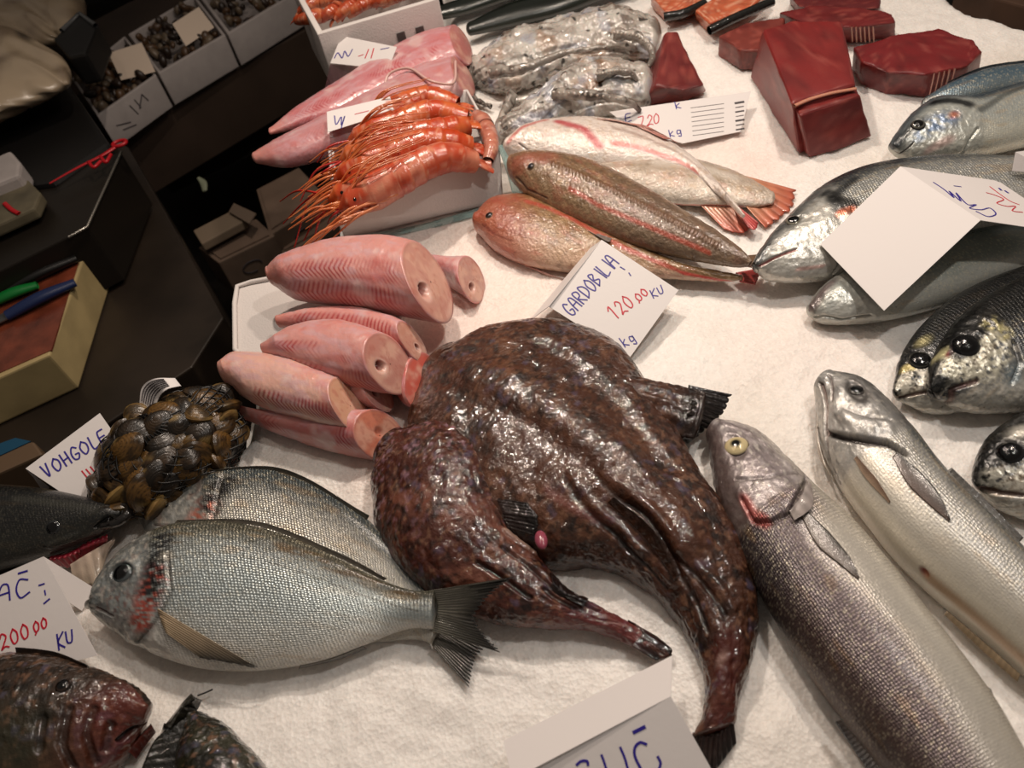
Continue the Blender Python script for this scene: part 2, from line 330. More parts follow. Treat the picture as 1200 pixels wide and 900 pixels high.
def card(name, label, panels, strokes=(), cat='price card', th=.0005, names=('front_panel', 'back_panel'), extra=None, mat=None, group=None):
    """folded card: panels are 4 corners (px,py,height); strokes are (pixel polyline, ink, width) on panel 0 or given panel"""
    t = Thing(name, label, cat, group); pl = []
    for k, pn in enumerate(panels):
        q = [P(*pn[0]), P(*pn[1]), P(*pn[2])]; n = unit(np.cross(q[1]-q[0], q[2]-q[0])); n = n if n@(CP-q[0]) > 0 else -n
        q += [rayplane(c[0], c[1], q[0], n) for c in pn[3:]]
        pl.append((q[0], n)); m = len(q); V = np.array(q+[x-n*th for x in q]); F = [list(range(m)), list(range(2*m-1, m-1, -1))]+[[i, i+m, (i+1) % m+m, (i+1) % m] for i in range(m)]
        t.add(names[k] if k < len(names) else 'panel', V, F, mat or PAPER, smooth=False)
    for ink, nm in ((INKB, 'blue_lettering'), (INKR, 'red_lettering'), (INKK, 'printed_text')):
        vf = []
        for st in strokes:
            pts, ik, wd = st[:3]; pi = st[3] if len(st) > 3 else 0
            if ik is not ink: continue
            pts = np.array(pts, float); pts = catmull(pts, max(6, len(pts)*5)) if len(pts) > 2 else pts
            a, n = pl[pi]; q = np.array([rayplane(x, y, a, n) for x, y in pts]); T = unit(np.gradient(q, axis=0)); S = np.cross(T, n)*wd/2
            e = q.copy(); e[0] -= T[0]*wd*.4; e[-1] += T[-1]*wd*.4
            up = n*.00035; V = np.concatenate([e+S+up, e-S+up, e-S-n*.0002, e+S-n*.0002]); m = len(q); i = np.arange(m-1)
            F = np.concatenate([np.stack([i+k0*m, i+1+k0*m, i+1+k1*m, i+k1*m], 1) for k0, k1 in ((0, 1), (1, 2), (2, 3), (3, 0))]); vf.append((V, F))
        if vf:
            if len(vf) > 6: V, F = joinq(vf); t.add(nm, V, F, ink, smooth=False, kind='stuff')
            else:
                for V, F in vf: t.add(nm.split('_')[0]+'_pen_stroke' if 'print' not in nm else 'printed_bar', V, F, ink, smooth=False)
    if extra: extra(t, pl)
    return t.done()
def prism(top, bottom=None, depth=None):
    """solid between a top outline (world points) and a bottom outline"""
    top = np.array(top, float); n = len(top)
    bottom = np.array(bottom, float) if bottom is not None else top-A(0, 0, depth)
    return np.r_[top, bottom], [list(range(n)), list(range(2*n-1, n-1, -1))]+[[i, i+n, (i+1) % n+n, (i+1) % n] for i in range(n)]
def box(c, s, rz=0):
    x, y, z = np.array(s)/2; q = np.array([[-x, -y], [x, -y], [x, y], [-x, y]]); R = np.array([[math.cos(rz), math.sin(rz)], [-math.sin(rz), math.cos(rz)]]); q = q@R
    return prism(np.c_[q, np.full(4, z)]+c, np.c_[q, np.full(4, -z)]+c)
def soften(V, F, bevel=.002, seg=2, sub=0):
    import bmesh
    bm = bmesh.new(); vs_ = [bm.verts.new(v) for v in V]; [bm.faces.new([vs_[i] for i in f]) for f in F]
    bmesh.ops.recalc_face_normals(bm, faces=bm.faces)
    if bevel: bmesh.ops.bevel(bm, geom=bm.edges[:], offset=bevel, segments=seg, profile=.6, affect='EDGES')
    if sub:
        bmesh.ops.triangulate(bm, faces=[f for f in bm.faces if len(f.verts) > 4])
        for _ in range(sub): bmesh.ops.subdivide_edges(bm, edges=bm.edges[:], cuts=1, use_grid_fill=True)
    bm.verts.ensure_lookup_table(); bm.normal_update(); V = np.array([v.co[:] for v in bm.verts]); N = np.array([v.normal[:] for v in bm.verts]); F = [[v.index for v in f.verts] for f in bm.faces]; bm.free(); return V, F, N
# ================================================================ the setting
def struct(name, V, F, mat, **k):
    o = mesh(name, V, F, mat, **k); o['kind'] = 'structure'; return o
V, F = box((0, 1.5, -.02), (7, 7, .04)); FLOORM = plain('dark_wet_floor', '#1c1713', .35, var=.4, vscale=6, bump=.2)
struct('floor', V, F, FLOORM, smooth=False)
V, F = box((-3.0, 1.5, 1.25), (.1, 7, 2.5)); struct('wall_left', V, F, plain('dark_hall_wall', '#161310', .8, var=.3, vscale=3), smooth=False)
V, F = box((0, 4.6, 1.25), (7, .1, 2.5)); struct('wall_back', V, F, plain('dark_back_wall', '#1a1613', .8, var=.3, vscale=3), smooth=False)
# the display counter's edge, followed round its left side
EDGE = [P(*p)[:2] for p in [(-330, 1150), (-120, 800), (20, 648), (120, 596), (205, 545), (270, 508), (288, 440), (330, 352), (396, 276), (392, 190), (386, 110), (383, 92), (500, 62), (516, 30), (520, -60)]]
EDGE = np.array(EDGE+[P(700, -190)[:2], P(1115, -18)[:2], P(1150, 8)[:2], P(1330, 60)[:2], A(1.6, 1.0), A(1.5, -.6), A(-.6, -.6)])
def sdist(xy, poly):
    ins = np.zeros(len(xy), bool); d = np.full(len(xy), 9.); x, y = xy.T
    for a, b in zip(poly, np.roll(poly, -1, 0)):
        c = (a[1] > y) != (b[1] > y); ins ^= c & (x < (b[0]-a[0])*(y-a[1])/(b[1]-a[1]+1e-12)+a[0])
        e = b-a; t = np.clip(((xy-a)@e)/(e@e+1e-12), 0, 1); d = np.minimum(d, np.linalg.norm(xy-a-t[:, None]*e, axis=1))
    return np.where(ins, d, -d)
def make_ice():
    m, t, b, N, L = nt('crushed_ice'); tc = N.new('ShaderNodeTexCoord')
    b.inputs['Subsurface Weight'].default_value = .55; b.inputs['Subsurface Radius'].default_value = (1, .9, .85); b.inputs['Subsurface Scale'].default_value = .012
    b.inputs['Roughness'].default_value = .38; b.inputs['Specular IOR Level'].default_value = .35
    a = N.new('ShaderNodeAttribute'); a.attribute_name = 'Col'
    v = N.new('ShaderNodeTexVoronoi'); v.inputs['Scale'].default_value = 330; L.new(tc.outputs['Object'], v.inputs['Vector'])
    mp = N.new('ShaderNodeMapRange'); mp.inputs[3].default_value = .93; mp.inputs[4].default_value = 1.05; L.new(v.outputs['Color'], mp.inputs[0])
    mu = N.new('ShaderNodeVectorMath'); mu.operation = 'SCALE'; L.new(a.outputs['Color'], mu.inputs[0]); L.new(mp.outputs[0], mu.inputs['Scale']); L.new(mu.outputs[0], b.inputs['Base Color'])
    nz = N.new('ShaderNodeTexNoise'); nz.inputs['Scale'].default_value = 260; nz.inputs['Detail'].default_value = 5; L.new(tc.outputs['Object'], nz.inputs['Vector'])
    b1 = N.new('ShaderNodeBump'); b1.inputs['Strength'].default_value = .5; b1.inputs['Distance'].default_value = .002; L.new(nz.outputs['Fac'], b1.inputs['Height'])
    b2 = N.new('ShaderNodeBump'); b2.inputs['Strength'].default_value = .35; b2.inputs['Distance'].default_value = .0015; L.new(v.outputs['Distance'], b2.inputs['Height']); L.new(b1.outputs[0], b2.inputs['Normal']); L.new(b2.outputs[0], b.inputs['Normal'])
    st = .0042; xs = np.arange(-.62, 1.45, st); ys = np.arange(-.45, 2.1, st); X, Y = np.meshgrid(xs, ys, indexing='ij'); xy = np.c_[X.ravel(), Y.ravel()]
    d = sdist(xy, EDGE); p3 = np.c_[xy, np.zeros(len(xy))]
    z = (fbm(p3, 11, 3, 3)-.5)*.012+(fbm(p3, 70, 2, 9)-.5)*.0035+(fbm(p3, 210, 2, 19)-.5)*.0022-.001
    z -= (1-ss(-.012, .035, d))**1.5*.05
    V = np.c_[xy, Z0+z]; F = gridfaces(len(xs), len(ys), False); keep = (d[F] > -.014).all(1); F = F[keep]
    used = np.unique(F); r = -np.ones(len(V), int); r[used] = np.arange(len(used)); V = V[used]; F = r[F]; p3 = p3[used]
    col = np.tile(lin('#f0ebe6'), (len(V), 1)); col = mx(col, '#dcd2c6', ss(.5, .8, fbm(p3, 5, 3, 40))*.5)
    for (sx, sy, sr, sm) in ((470, 545, .08, .4), (560, 390, .11, .45), (620, 290, .14, .35), (840, 190, .12, .4), (450, 450, .1, .5), (930, 400, .1, .15)):      # soft pink tint mixed into the ice colour in round patches
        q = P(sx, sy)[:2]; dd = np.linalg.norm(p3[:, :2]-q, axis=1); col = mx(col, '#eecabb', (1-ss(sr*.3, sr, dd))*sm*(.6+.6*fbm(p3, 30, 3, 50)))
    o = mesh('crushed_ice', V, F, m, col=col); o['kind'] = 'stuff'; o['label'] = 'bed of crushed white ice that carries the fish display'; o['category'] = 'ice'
    return xs, ys
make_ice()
# counter body below the ice
t = Thing('display_counter', 'dark stained steel counter body holding up the ice bed', 'counter')
top = np.c_[EDGE, np.full(len(EDGE), Z0-.058)]; V, F = prism(top, depth=.104); t.add('ice_trough', V, F, DSTEEL, smooth=False)
cen = EDGE.mean(0); ins = cen+(EDGE-cen)*.965; V, F = prism(np.c_[ins, np.full(len(ins), Z0-.162)], np.c_[ins, np.full(len(ins), 0.0)]); t.add('base', V, F, DARK, smooth=False); t.done()
# ================================================================ fish painters
def silver(b, back='#5c6468', flank='#a9aeb0', belly='#d8d6d0', dors=1, backw=.45, stripes=0, scl=.75, metal=.55, rough=.32, seed=1, head=None, glit=.45):
    """basic silver fish colours; dors=+1 when edge B is the back"""
    v = b.v*dors; n = b.nuv(60, 160, 3, seed)
    b.col = np.tile(lin(flank), (len(b.v), 1)); b.mix(belly, ss(.15, .85, -v+.3*(n-.5))); b.mix(back, ss(1-backw-.25, 1-backw+.35, v+.35*(n-.5)))
    if stripes:
        s = np.sin(b.Tm*2*np.pi/.0046+3*(b.nuv(25, 25, 2, seed+3)-.5)); b.col = b.col*(1-stripes*.5*(s > .2)[:, None]*ss(-.6, .5, v)[:, None])
    f = b.n(900, 2, seed+5); b.col = b.col*(.86+.3*f)[:, None]; b.mix('#e6dcc0', ss(.68, .8, b.n(1500, 1, seed+8))*glit)
    b.mix('#b08a50', ss(.62, .8, b.nuv(45, 140, 2, seed+11))*.5*glit)
    b.prm = np.tile([metal, rough, scl], (len(b.v), 1)).astype(float); b.prm[:, 1] += .18*(b.n(400, 2, seed+2)-.5)
def nohead(b, k): b.prm[:, 2] *= k
def bony(b, h, s=1.0, seed=7):
    """uneven bone and skin of a fish head"""
    a = b.n(110, 3, seed); c = b.nuv(120, 420, 2, seed+2); b.d += h*((a-.5)*.0018+(b.n(380, 2, seed+1)-.5)*.0009)*s; b.mix('#2e2c2b', h*ss(.55, .72, c)*.35); b.mix('#e9e4d8', h*ss(.6, .75, b.n(300, 2, seed+5))*.4); b.prm[:, 1] += h*.22*(b.n(240, 2, seed+3)-.4)
def bream_head(b, dors, snout, eyep, operc, mouth, gill, temple, e_r=.008, orange='#c4593c', seed=3):
    """operc = pixel line of the gill cover's rear edge, gill = orange-brown fleck line behind it, temple = dark blotch line"""
    u_op = np.mean([b.st(*p)[0] for p in operc]); h = 1-ss(u_op-.006, u_op+.002, b.S); nohead(b, 1-h*.95); bony(b, h)
    n = b.n(260, 3, seed); b.mix('#8f9393', h*.5); b.mix('#3c3f40', h*ss(.5, .75, n)*.5); b.mix('#e2ddd2', h*ss(.55, .78, b.n(330, 3, seed+4))*.6)
    q = fbm(np.c_[b.S*150, b.Tm*420, b.top*1.], 1, 2, seed+9)
    g = b.line(gill, .0085, 1.2)*ss(.33, .6, q); b.mix(orange, g*.95)
    k = b.line(temple, .0095, 1.1)*ss(.25, .55, fbm(np.c_[b.S*200, b.Tm*500, b.top*1.], 1, 2, seed+10)); b.mix('#141318', k*.93)
    b.mix('#e8e0cf', b.spot((operc[0][0], operc[0][1]), .005, .9)*.4)
    l = b.line(operc, .0012, 1); b.d += -l*.0016; b.mix('#55504a', l*.6); b.d += ss(0, 1, h)*0+b.line([(x-9, y) for x, y in operc], .006, 1)*.0012
    l = b.line(mouth, .0009, 1); b.d -= l*.0016; b.mix('#5a3630', l*.75)
    d = b.dist([eyep]); b.mix('#2b2e30', (1-ss(e_r*1.05, e_r*1.5, d))*.8); b.d += -(1-ss(e_r*.8, e_r*1.2, d))*.0018+(ss(e_r*.9, e_r*1.2, d)*(1-ss(e_r*1.2, e_r*1.8, d)))*.0009
    b.mix('#b08a7a', h*ss(.6, .8, b.n(140, 2, seed+20))*.35)
# ---------------------------------------------------------------- gilthead bream lying behind (B) then the one in front (A)
Dd = [(166, 603), (176, 588), (200, 570), (235, 554), (280, 547), (330, 553), (380, 574), (430, 608), (465, 645), (490, 680), (505, 708), (514, 728)]
Vd = [(168, 616), (185, 645), (215, 680), (262, 715), (315, 738), (365, 748), (410, 752), (450, 752), (472, 750), (486, 750), (497, 752), (506, 756)]
t = Thing('gilthead_bream', 'silver bream lying behind the front silver bream, beside the net of clams', 'fish')
b = Loft(Vd, Dd, .014, .004, .020, nu=250, r0=.6, r1=.1)
silver(b, back='#4e5658', flank='#b9b7b0', belly='#c9c4ba', stripes=.3, seed=21)
bream_head(b, 1, None, (190, 590), [(262, 556), (252, 600), (238, 640), (228, 660)], [(180, 615), (200, 618)], [(246, 590), (228, 622), (215, 650)], [(266, 560), (256, 575), (246, 592)], .006, '#c8705a', 31)
b.bake(); b.add(t, 'body', SKIN); eye(t, b, 190, 590, 9, iris='#8a8f90', pup=.6)
fin(t, 'tail_fin', [(512, 728), (512, 742), (506, 756)], [(576, 752), (560, 774), (552, 808)], '#4b463e', '#15120f', h0=.008, h1=.004, rays=14, ragged=.15)
fin(t, 'dorsal_fin', [(235, 555), (330, 554), (430, 609)], [(236, 551), (331, 549), (433, 604)], '#6a6458', '#3a3630', h0=.022, h1=.026, rays=18)
t.done()
Dd = [(104, 702), (112, 680), (132, 654), (162, 630), (202, 614), (250, 610), (300, 617), (350, 633), (400, 656), (450, 681), (485, 692), (508, 692)]
Vd = [(105, 714), (124, 732), (150, 750), (186, 769), (232, 783), (282, 787), (332, 783), (382, 773), (430, 755), (466, 741), (490, 736), (508, 738)]
t = Thing('gilthead_bream', 'silver bream in front with its tail under the small brown monkfish', 'fish')
b = Loft(Vd, Dd, .019, .014, .038, nu=300, nt=110, r0=.35, r1=.1)
silver(b, back='#565446', flank='#a9b0b0', belly='#dcd9d2', stripes=.45, backw=.34, seed=2, metal=.5)
b.mix('#a3b2b6', ss(-.6, -.1, b.v)*(1-ss(.1, .6, b.v))*ss(.2, .35, b.U)*.4); b.mix('#c3cccc', b.line([(240, 730), (330, 735), (430, 715)], .02, 1)*.4)
b.mix('#6c5434', b.line([(330, 640), (400, 668), (480, 700)], .006, 1.2)*ss(.4, .6, b.nuv(90, 200, 2, 77))*.7)
l = b.line([(195, 655), (260, 648), (330, 662), (410, 693), (490, 716)], .0007, 1); b.mix('#6d6a60', l*.6)
bream_head(b, 1, None, (143, 671), [(196, 652), (200, 690), (188, 722), (162, 752)], [(112, 712), (132, 722)], [(184, 672), (174, 700), (166, 730)], [(190, 632), (186, 655), (176, 690)], .0095, '#b84a38', 41)
b.mix('#8a4a40', b.spot((140, 705), .012, .9)*ss(.45, .6, b.n(300, 2, 5))*.6); b.mix('#e4e1da', b.region([(165, 755), (190, 720), (205, 722), (240, 775), (200, 772)], .004)*.8)
b.bake(); b.add(t, 'body', SKIN); eye(t, b, 143, 671, 13, iris='#4c5355', ring='#2c3032', pup=.58, out=.2)
fin(t, 'pectoral_fin', [(186, 714), (190, 728), (196, 742)], [(312, 789), (290, 784), (240, 775)], '#b8a183', '#3d3a34', body=b, lift=.005, rays=9, nu=50, thick=.0012)
fin(t, 'dorsal_fin', [(205, 613), (300, 616), (400, 655), (450, 680)], [(208, 609), (303, 611), (406, 652), (454, 678)], '#605a50', '#3c3730', h0=.038, h1=.040, rays=22)
fin(t, 'anal_fin', [(352, 780), (390, 771), (425, 757)], [(350, 784), (400, 772), (430, 760)], '#6a655c', '#26221e', h0=.014, h1=.008, rays=10)
fin(t, 'tail_fin', [(504, 692), (512, 706), (512, 724), (504, 738)], [(604, 676), (572, 704), (560, 728), (592, 766)], '#7a766a', '#15120f', h0=[.036, .030, .022, .016], h1=[.056, .040, .024, .010], rays=20, ragged=.1, nu=110, nvv=24, ribs=.0009)
t.done()
# ---------------------------------------------------------------- monkfish
def slime(b, base='#43271b', dark='#150c09', light='#5e3c2a', seed=1, pink=None):
    n = b.n(34, 4, seed); m = b.n(150, 3, seed+5); b.col = np.tile(lin(base), (len(b.v), 1)); b.mix(light, ss(.5, .72, n)*.75); b.mix(dark, ss(.5, .68, m)*.7)
    b.mix('#84604a', ss(.58, .75, b.n(260, 2, seed+9))*.45); b.mix('#5a5a78', ss(.66, .8, b.n(120, 2, seed+29))*.3); b.mix('#050303', ss(.6, .72, b.n(160, 2, seed+12))*.6)
    b.prm = np.tile([0, .42, 0], (len(b.v), 1)).astype(float); b.prm[:, 1] += .2*(m-.5)
    b.d += (b.n(40, 3, seed+3)-.5)*.0045+(b.nuv(60, 150, 3, seed+4)-.5)*.0016+(b.n(300, 3, seed+6)-.5)*.0016
t = Thing('monkfish', 'large dark brown monkfish lying curved in the middle of the ice', 'fish')
Ae = [(490, 462), (478, 492), (480, 535), (500, 585), (560, 640), (640, 664), (700, 666), (752, 688), (792, 726), (817, 770), (826, 808), (822, 838), (812, 862)]
Be = [(540, 402), (590, 382), (655, 378), (722, 405), (768, 462), (815, 540), (842, 580), (868, 630), (884, 682), (889, 730), (880, 778), (866, 818), (858, 848)]
b = Loft(Ae, Be, [.018, .026, .034, .040, .042, .040, .036, .031, .026, .021, .016, .012, .008], [.010]*5+[.012]*3+[.010]*5, [.012]*5+[.014]*3+[.010]*5, nu=320, nt=130, q=.9, r0=.45, r1=.2, fix=True)
slime(b, seed=3)
b.mix('#4a2a1c', b.line([(610, 520), (700, 560), (790, 640)], .02, 1.2)*.6); b.mix('#4f1f1a', b.line([(850, 760), (845, 850)], .012, 1.3)*.7)
for l in ([(700, 560), (760, 610), (800, 680), (830, 740)], [(735, 590), (790, 650), (850, 720)], [(660, 560), (730, 640), (780, 690)], [(690, 600), (740, 650)]):
    k = b.line(l, .0018, 1); b.d -= k*.0018; b.mix('#150b08', k*.6); k = b.line([(x+9, y-6) for x, y in l], .003, 1); b.d += k*.0012
b.d += b.line([(560, 440), (640, 470), (720, 530), (790, 620)], .016, 1.3)*.006
b.d -= b.line([(640, 410), (720, 470), (770, 540)], .01, 1.3)*.004; b.d += b.line([(520, 470), (530, 560)], .012, 1.2)*.003
b.mix('#6c3a34', b.line([(640, 575), (665, 590), (712, 612)], .004, 1.5)*.6)
b.mix('#a98a80', b.spot((845, 772), .005, .9)*.5)
b.d += b.line([(845, 745), (846, 800), (838, 860)], .005, 1.3)*.002
b.bake(); b.add(t, 'body', SLIME)
a_ = Loft([(716, 486), (745, 496), (775, 505), (802, 514), (812, 515)], [(716, 432), (745, 442), (780, 449), (815, 456), (826, 459)], [.016, .014, .011, .008, .006], .022, .030, nu=120, nt=60, r1=.15)
slime(a_, seed=8); a_.mix('#120a08', ss(.6, .9, a_.U)*.8); a_.d += .0006*np.cos(a_.v*13)*ss(.1, .6, a_.U); a_.bake(); a_.add(t, 'fin_arm', SLIME)
fin(t, 'pectoral_fin', [(806, 455), (806, 480), (788, 508)], [(858, 463), (849, 484), (806, 520)], '#1a0f0b', '#0c0706', h0=[.030, .032, .020], h1=[.026, .018, .006], rays=10, thick=.007, nu=90, nvv=26, ribs=.0009, mat=SLIME, ragged=.06)
fin(t, 'tail_fin', [(812, 858), (834, 862), (858, 846)], [(806, 880), (832, 906), (862, 872)], '#2a1712', '#0d0807', h0=.008, h1=.004, rays=9, thick=.004, mat=SLIME, ribs=.0014)
fin(t, 'dorsal_fin', [(712, 590), (745, 620), (772, 652), (790, 682)], [(720, 586), (755, 613), (782, 645), (798, 676)], '#3a2318', '#2a1912', body=b, lift=.005, rays=9, mat=SLIME)
t.done(); BIG = b
t = Thing('monkfish', 'small reddish brown monkfish with thin tail, leaning on the large one', 'fish')
Ae = [(444, 545), (438, 575), (444, 622), (462, 660), (492, 690), (540, 716), (590, 732), (640, 738), (692, 739), (735, 756), (768, 773)]
Be = [(472, 501), (528, 495), (568, 524), (582, 572), (592, 606), (634, 655), (662, 688), (694, 706), (732, 727), (762, 745), (787, 766)]
b = Loft(Ae, Be, [.018, .026, .033, .035, .032, .025, .019, .013, .009, .006, .004], [.010]*7+[.012, .01, .008, .006], [.030]*3+[.028]*2+[.02]*2+[.014, .01, .008, .006], nu=300, nt=110, q=.9, r0=.4, r1=.5)
slime(b, '#452118', '#160b0a', '#704436', 17); b.mix('#6b2f30', ss(.62, .8, b.U)*(1-ss(.93, .96, b.U))*.6); b.mix('#120a09', ss(.93, .96, b.U)*.6)
b.mix('#a07a88', ss(.64, .78, b.n(240, 2, 99))*ss(.45, .1, b.U)*.45)
for l in ([(590, 640), (640, 680), (700, 715)], [(560, 660), (620, 700)], [(640, 690), (672, 712)]):
    k = b.line(l, .002, 1); b.d -= k*.0028; b.mix('#0a0505', k*.6)
b.mix('#8e7468', b.line([(596, 624), (612, 636), (624, 646)], .0035, 1)*.8); b.d += b.line([(596, 624), (612, 636), (624, 646)], .0035, 1)*.002
b.bake(); b.add(t, 'body', SLIME)
fin(t, 'pectoral_fin', [(583, 585), (590, 600), (596, 618)], [(620, 590), (632, 606), (628, 628)], '#241410', '#0b0707', h0=[.038, .04, .036], h1=[.046, .046, .04], rays=8, thick=.005, mat=SLIME)
V, F, _ = ball(P(634, 632, .047), .008, (0, .3, 1), .6); V = P(634, 632, .045)+(V-P(634, 632, .045))*A(.6, 1.1, .7)
t.add('pink_flesh_flap', V, F, FLESH, label='small pink flap of flesh at the fin', col=np.tile(lin('#8f4254'), (len(V), 1)), prm=np.tile([0, .25, 0], (len(V), 1)))
fin(t, 'tail_fin', [(735, 729), (752, 742), (740, 757)], [(772, 748), (789, 765), (770, 775)], '#3a1c18', '#120a09', h0=.012, h1=.008, rays=6, thick=.004, mat=SLIME)
fin(t, 'dorsal_fin', [(645, 672), (668, 690), (690, 702)], [(650, 690), (668, 706), (684, 714)], '#241512', '#0c0707', body=b, lift=.004, rays=7, mat=SLIME)
t.done()
# ---------------------------------------------------------------- two hake-like long silver fish on the right
t = Thing('sea_bass', 'long grey silver fish with a pale yellow eye, right of the large monkfish', 'fish')
Dd = [(826, 512), (831, 548), (842, 594), (860, 640), (884, 690), (912, 738), (946, 792), (984, 842), (1024, 892), (1070, 950), (1120, 1010)]
Vd = [(846, 493), (888, 507), (924, 540), (958, 574), (1000, 612), (1045, 664), (1085, 715), (1125, 765), (1165, 820), (1200, 880), (1240, 950)]
b = Loft(Dd, Vd, [.012, .02, .026, .031, .034, .036, .037, .037, .036, .034, .03], .026, .016, nu=320, nt=120, q=.9, r0=.5, r1=.2, uvs=.0024)
silver(b, back='#3f3638', flank='#85787a', belly='#cfc9bd', dors=-1, backw=.4, seed=51, scl=.9, metal=.45, rough=.36)
b.mix('#d9d4c8', b.line([(985, 630), (1070, 720), (1150, 830), (1190, 900)], .018, 1.3)*.8); b.prm[:, 2] *= 1-b.line([(985, 630), (1070, 720), (1150, 830), (1190, 900)], .018, 1.2)*.8
b.mix('#5c4034', ss(.45, .9, -b.v)*.4*ss(.3, .5, b.U)); 
uo = np.mean([b.st(*p)[0] for p in [(862, 600), (900, 608), (940, 570)]]); h = 1-ss(uo-.004, uo+.004, b.S); nohead(b, 1-h*.95); b.mix('#8d8485', h*.65); bony(b, h); b.mix('#b3abab', h*ss(.45, .7, b.n(120, 3, 3))*.5)
b.mix('#5a4844', h*ss(.35, .85, -b.v)*.8); b.prm[:, 0] *= 1-.35*h
l = b.line([(870, 585), (884, 612), (904, 613), (925, 602), (940, 572), (946, 560)], .0014, 1); b.d -= l*.003; b.mix('#3a2c2a', l*.7); b.d += b.line([(868, 575), (885, 603), (905, 604), (932, 580)], .005, 1.2)*.0016
b.mix('#a3443c', b.line([(874, 590), (884, 605), (895, 611)], .0045, 1.2)*.75); b.d -= b.line([(862, 562), (900, 560), (936, 556)], .0008, 1)*.0012; b.mix('#544a48', b.line([(862, 562), (900, 560), (936, 556)], .0008, 1)*.5)
b.mix('#57494a', b.line([(846, 497), (875, 505), (905, 530)], .0012, 1)*.5); b.d += b.line([(850, 496), (890, 512), (925, 545)], .003, 1)*.001
d = b.dist([(863, 522)]); b.d -= (1-ss(.007, .011, d))*.002; b.mix('#6d6262', (1-ss(.009, .014, d))*.7)
b.bake(); b.add(t, 'body', SKIN); eye(t, b, 863, 523, 15, iris='#d8c79a', ring='#4b4040', pup=.33, out=.3)
fin(t, 'gill_flap', [(925, 600), (940, 580), (945, 562)], [(930, 614), (952, 598), (950, 572)], '#a9a09c', '#8a807c', body=b, lift=.004, rays=4, nu=30)
blade(t, 'pectoral_fin', [(936, 600), (958, 640), (984, 662), (1006, 680)], [(942, 597), (976, 630), (996, 655), (1007, 678)], '#5c5048', '#2c2723', body=b, lift=.002)
fin(t, 'pelvic_fin', [(966, 582), (980, 606), (1010, 652)], [(968, 580), (990, 612), (1011, 650)], '#b4947c', '#8b6f5c', h0=.022, h1=.02, rays=4, nu=24)
fin(t, 'anal_fin', [(1150, 800), (1162, 822), (1175, 848)], [(1162, 808), (1172, 834), (1180, 860)], '#a49a8c', '#4a443c', h0=.02, h1=.02, rays=6, nu=30)
fin(t, 'dorsal_fin', [(985, 844), (1005, 868), (1030, 898)], [(978, 846), (998, 876), (1020, 908)], '#38302c', '#1e1a18', h0=.026, h1=.028, rays=12, nu=50)
t.done()
t = Thing('sea_bass', 'long pale silver fish with open gills, farther right beside the long grey one', 'fish')
Vd = [(956, 462), (957, 500), (966, 535), (984, 572), (1012, 612), (1048, 658), (1084, 694), (1124, 728), (1166, 764), (1212, 806), (1270, 860), (1330, 920)]
Dd = [(978, 436), (1012, 446), (1042, 470), (1074, 506), (1100, 540), (1130, 574), (1160, 603), (1194, 636), (1232, 676), (1276, 722), (1330, 780), (1390, 850)]
b = Loft(Vd, Dd, [.014, .02, .025, .028, .031, .033, .034, .034, .033, .032, .03, .026], .014, .026, nu=320, nt=120, q=.9, r0=.4, r1=.2, uvs=.0026)
silver(b, back='#4a5052', flank='#b4b2ad', belly='#d5d0c4', dors=1, backw=.36, seed=61, scl=.55, metal=.4, rough=.36)
b.mix('#cdc7ba', ss(0, .5, -b.v)*.7); b.prm[:, 2] *= 1-ss(-.1, .4, -b.v)*.8
uo = np.mean([b.st(*p)[0] for p in [(985, 512), (1040, 518), (1075, 528)]]); h = 1-ss(uo-.004, uo+.004, b.S); nohead(b, 1-h*.95); b.mix('#9a9998', h*.7); bony(b, h); b.mix('#c9c6c2', h*ss(.45, .7, b.n(120, 3, 8))*.5); b.mix('#4c4a48', h*ss(.35, .9, b.v)*.75)
l = b.line([(970, 508), (985, 512), (1010, 515), (1040, 519), (1060, 530)], .002, 1); b.d -= l*.006; b.mix('#241713', l*.95)
l = b.line([(963, 450), (968, 475), (967, 505), (972, 540), (984, 565)], .0013, 1); b.d -= l*.003; b.mix('#6a5048', l*.8); b.d += b.line([(985, 455), (980, 480), (1000, 495), (1040, 500)], .004, 1.2)*.0018
l = b.line([(972, 440), (977, 455), (975, 470)], .0008, 1); b.d -= l*.0015; b.mix('#54403c', l*.7)
b.mix('#47403e', b.line([(992, 480), (1020, 490), (1045, 492)], .0008, 1)*.5); b.d -= b.line([(992, 480), (1020, 490), (1045, 492)], .0008, 1)*.001
b.mix('#7a1020', b.spot((1083, 670), .0038, .5)*.95); b.d -= b.spot((1083, 670), .003, .5)*.002
b.mix('#a87b4c', b.line([(1090, 678), (1130, 712), (1200, 775)], .0045, 1.4)*.6)
d = b.dist([(1004, 457)]); b.d -= (1-ss(.006, .01, d))*.002; b.mix('#3c3836', (1-ss(.008, .014, d))*.8)
b.bake(); b.add(t, 'body', SKIN); eye(t, b, 1004, 457, 10, iris='#4a4644', ring='#2a2624', pup=.6, out=.2)
blade(t, 'pectoral_fin', [(1046, 536), (1062, 566), (1086, 590), (1112, 612)], [(1050, 532), (1080, 556), (1100, 580), (1113, 610)], '#54423a', '#22201f', body=b, lift=.002)
blade(t, 'pelvic_fin', [(1001, 538), (1014, 560), (1042, 590)], [(1004, 535), (1026, 560), (1043, 588)], '#9c8672', '#5c4434', body=b, lift=.001)
fin(t, 'gill_membrane', [(962, 470), (958, 510), (966, 545)], [(956, 476), (958, 530), (978, 566)], '#c8bdb0', '#a89a8a', h0=.018, h1=.01, rays=3, nu=30)
fin(t, 'dorsal_fin', [(1110, 552), (1150, 594), (1194, 636)], [(1116, 548), (1158, 588), (1200, 630)], '#4a463f', '#2a2622', h0=.026, h1=.028, rays=14, nu=50)
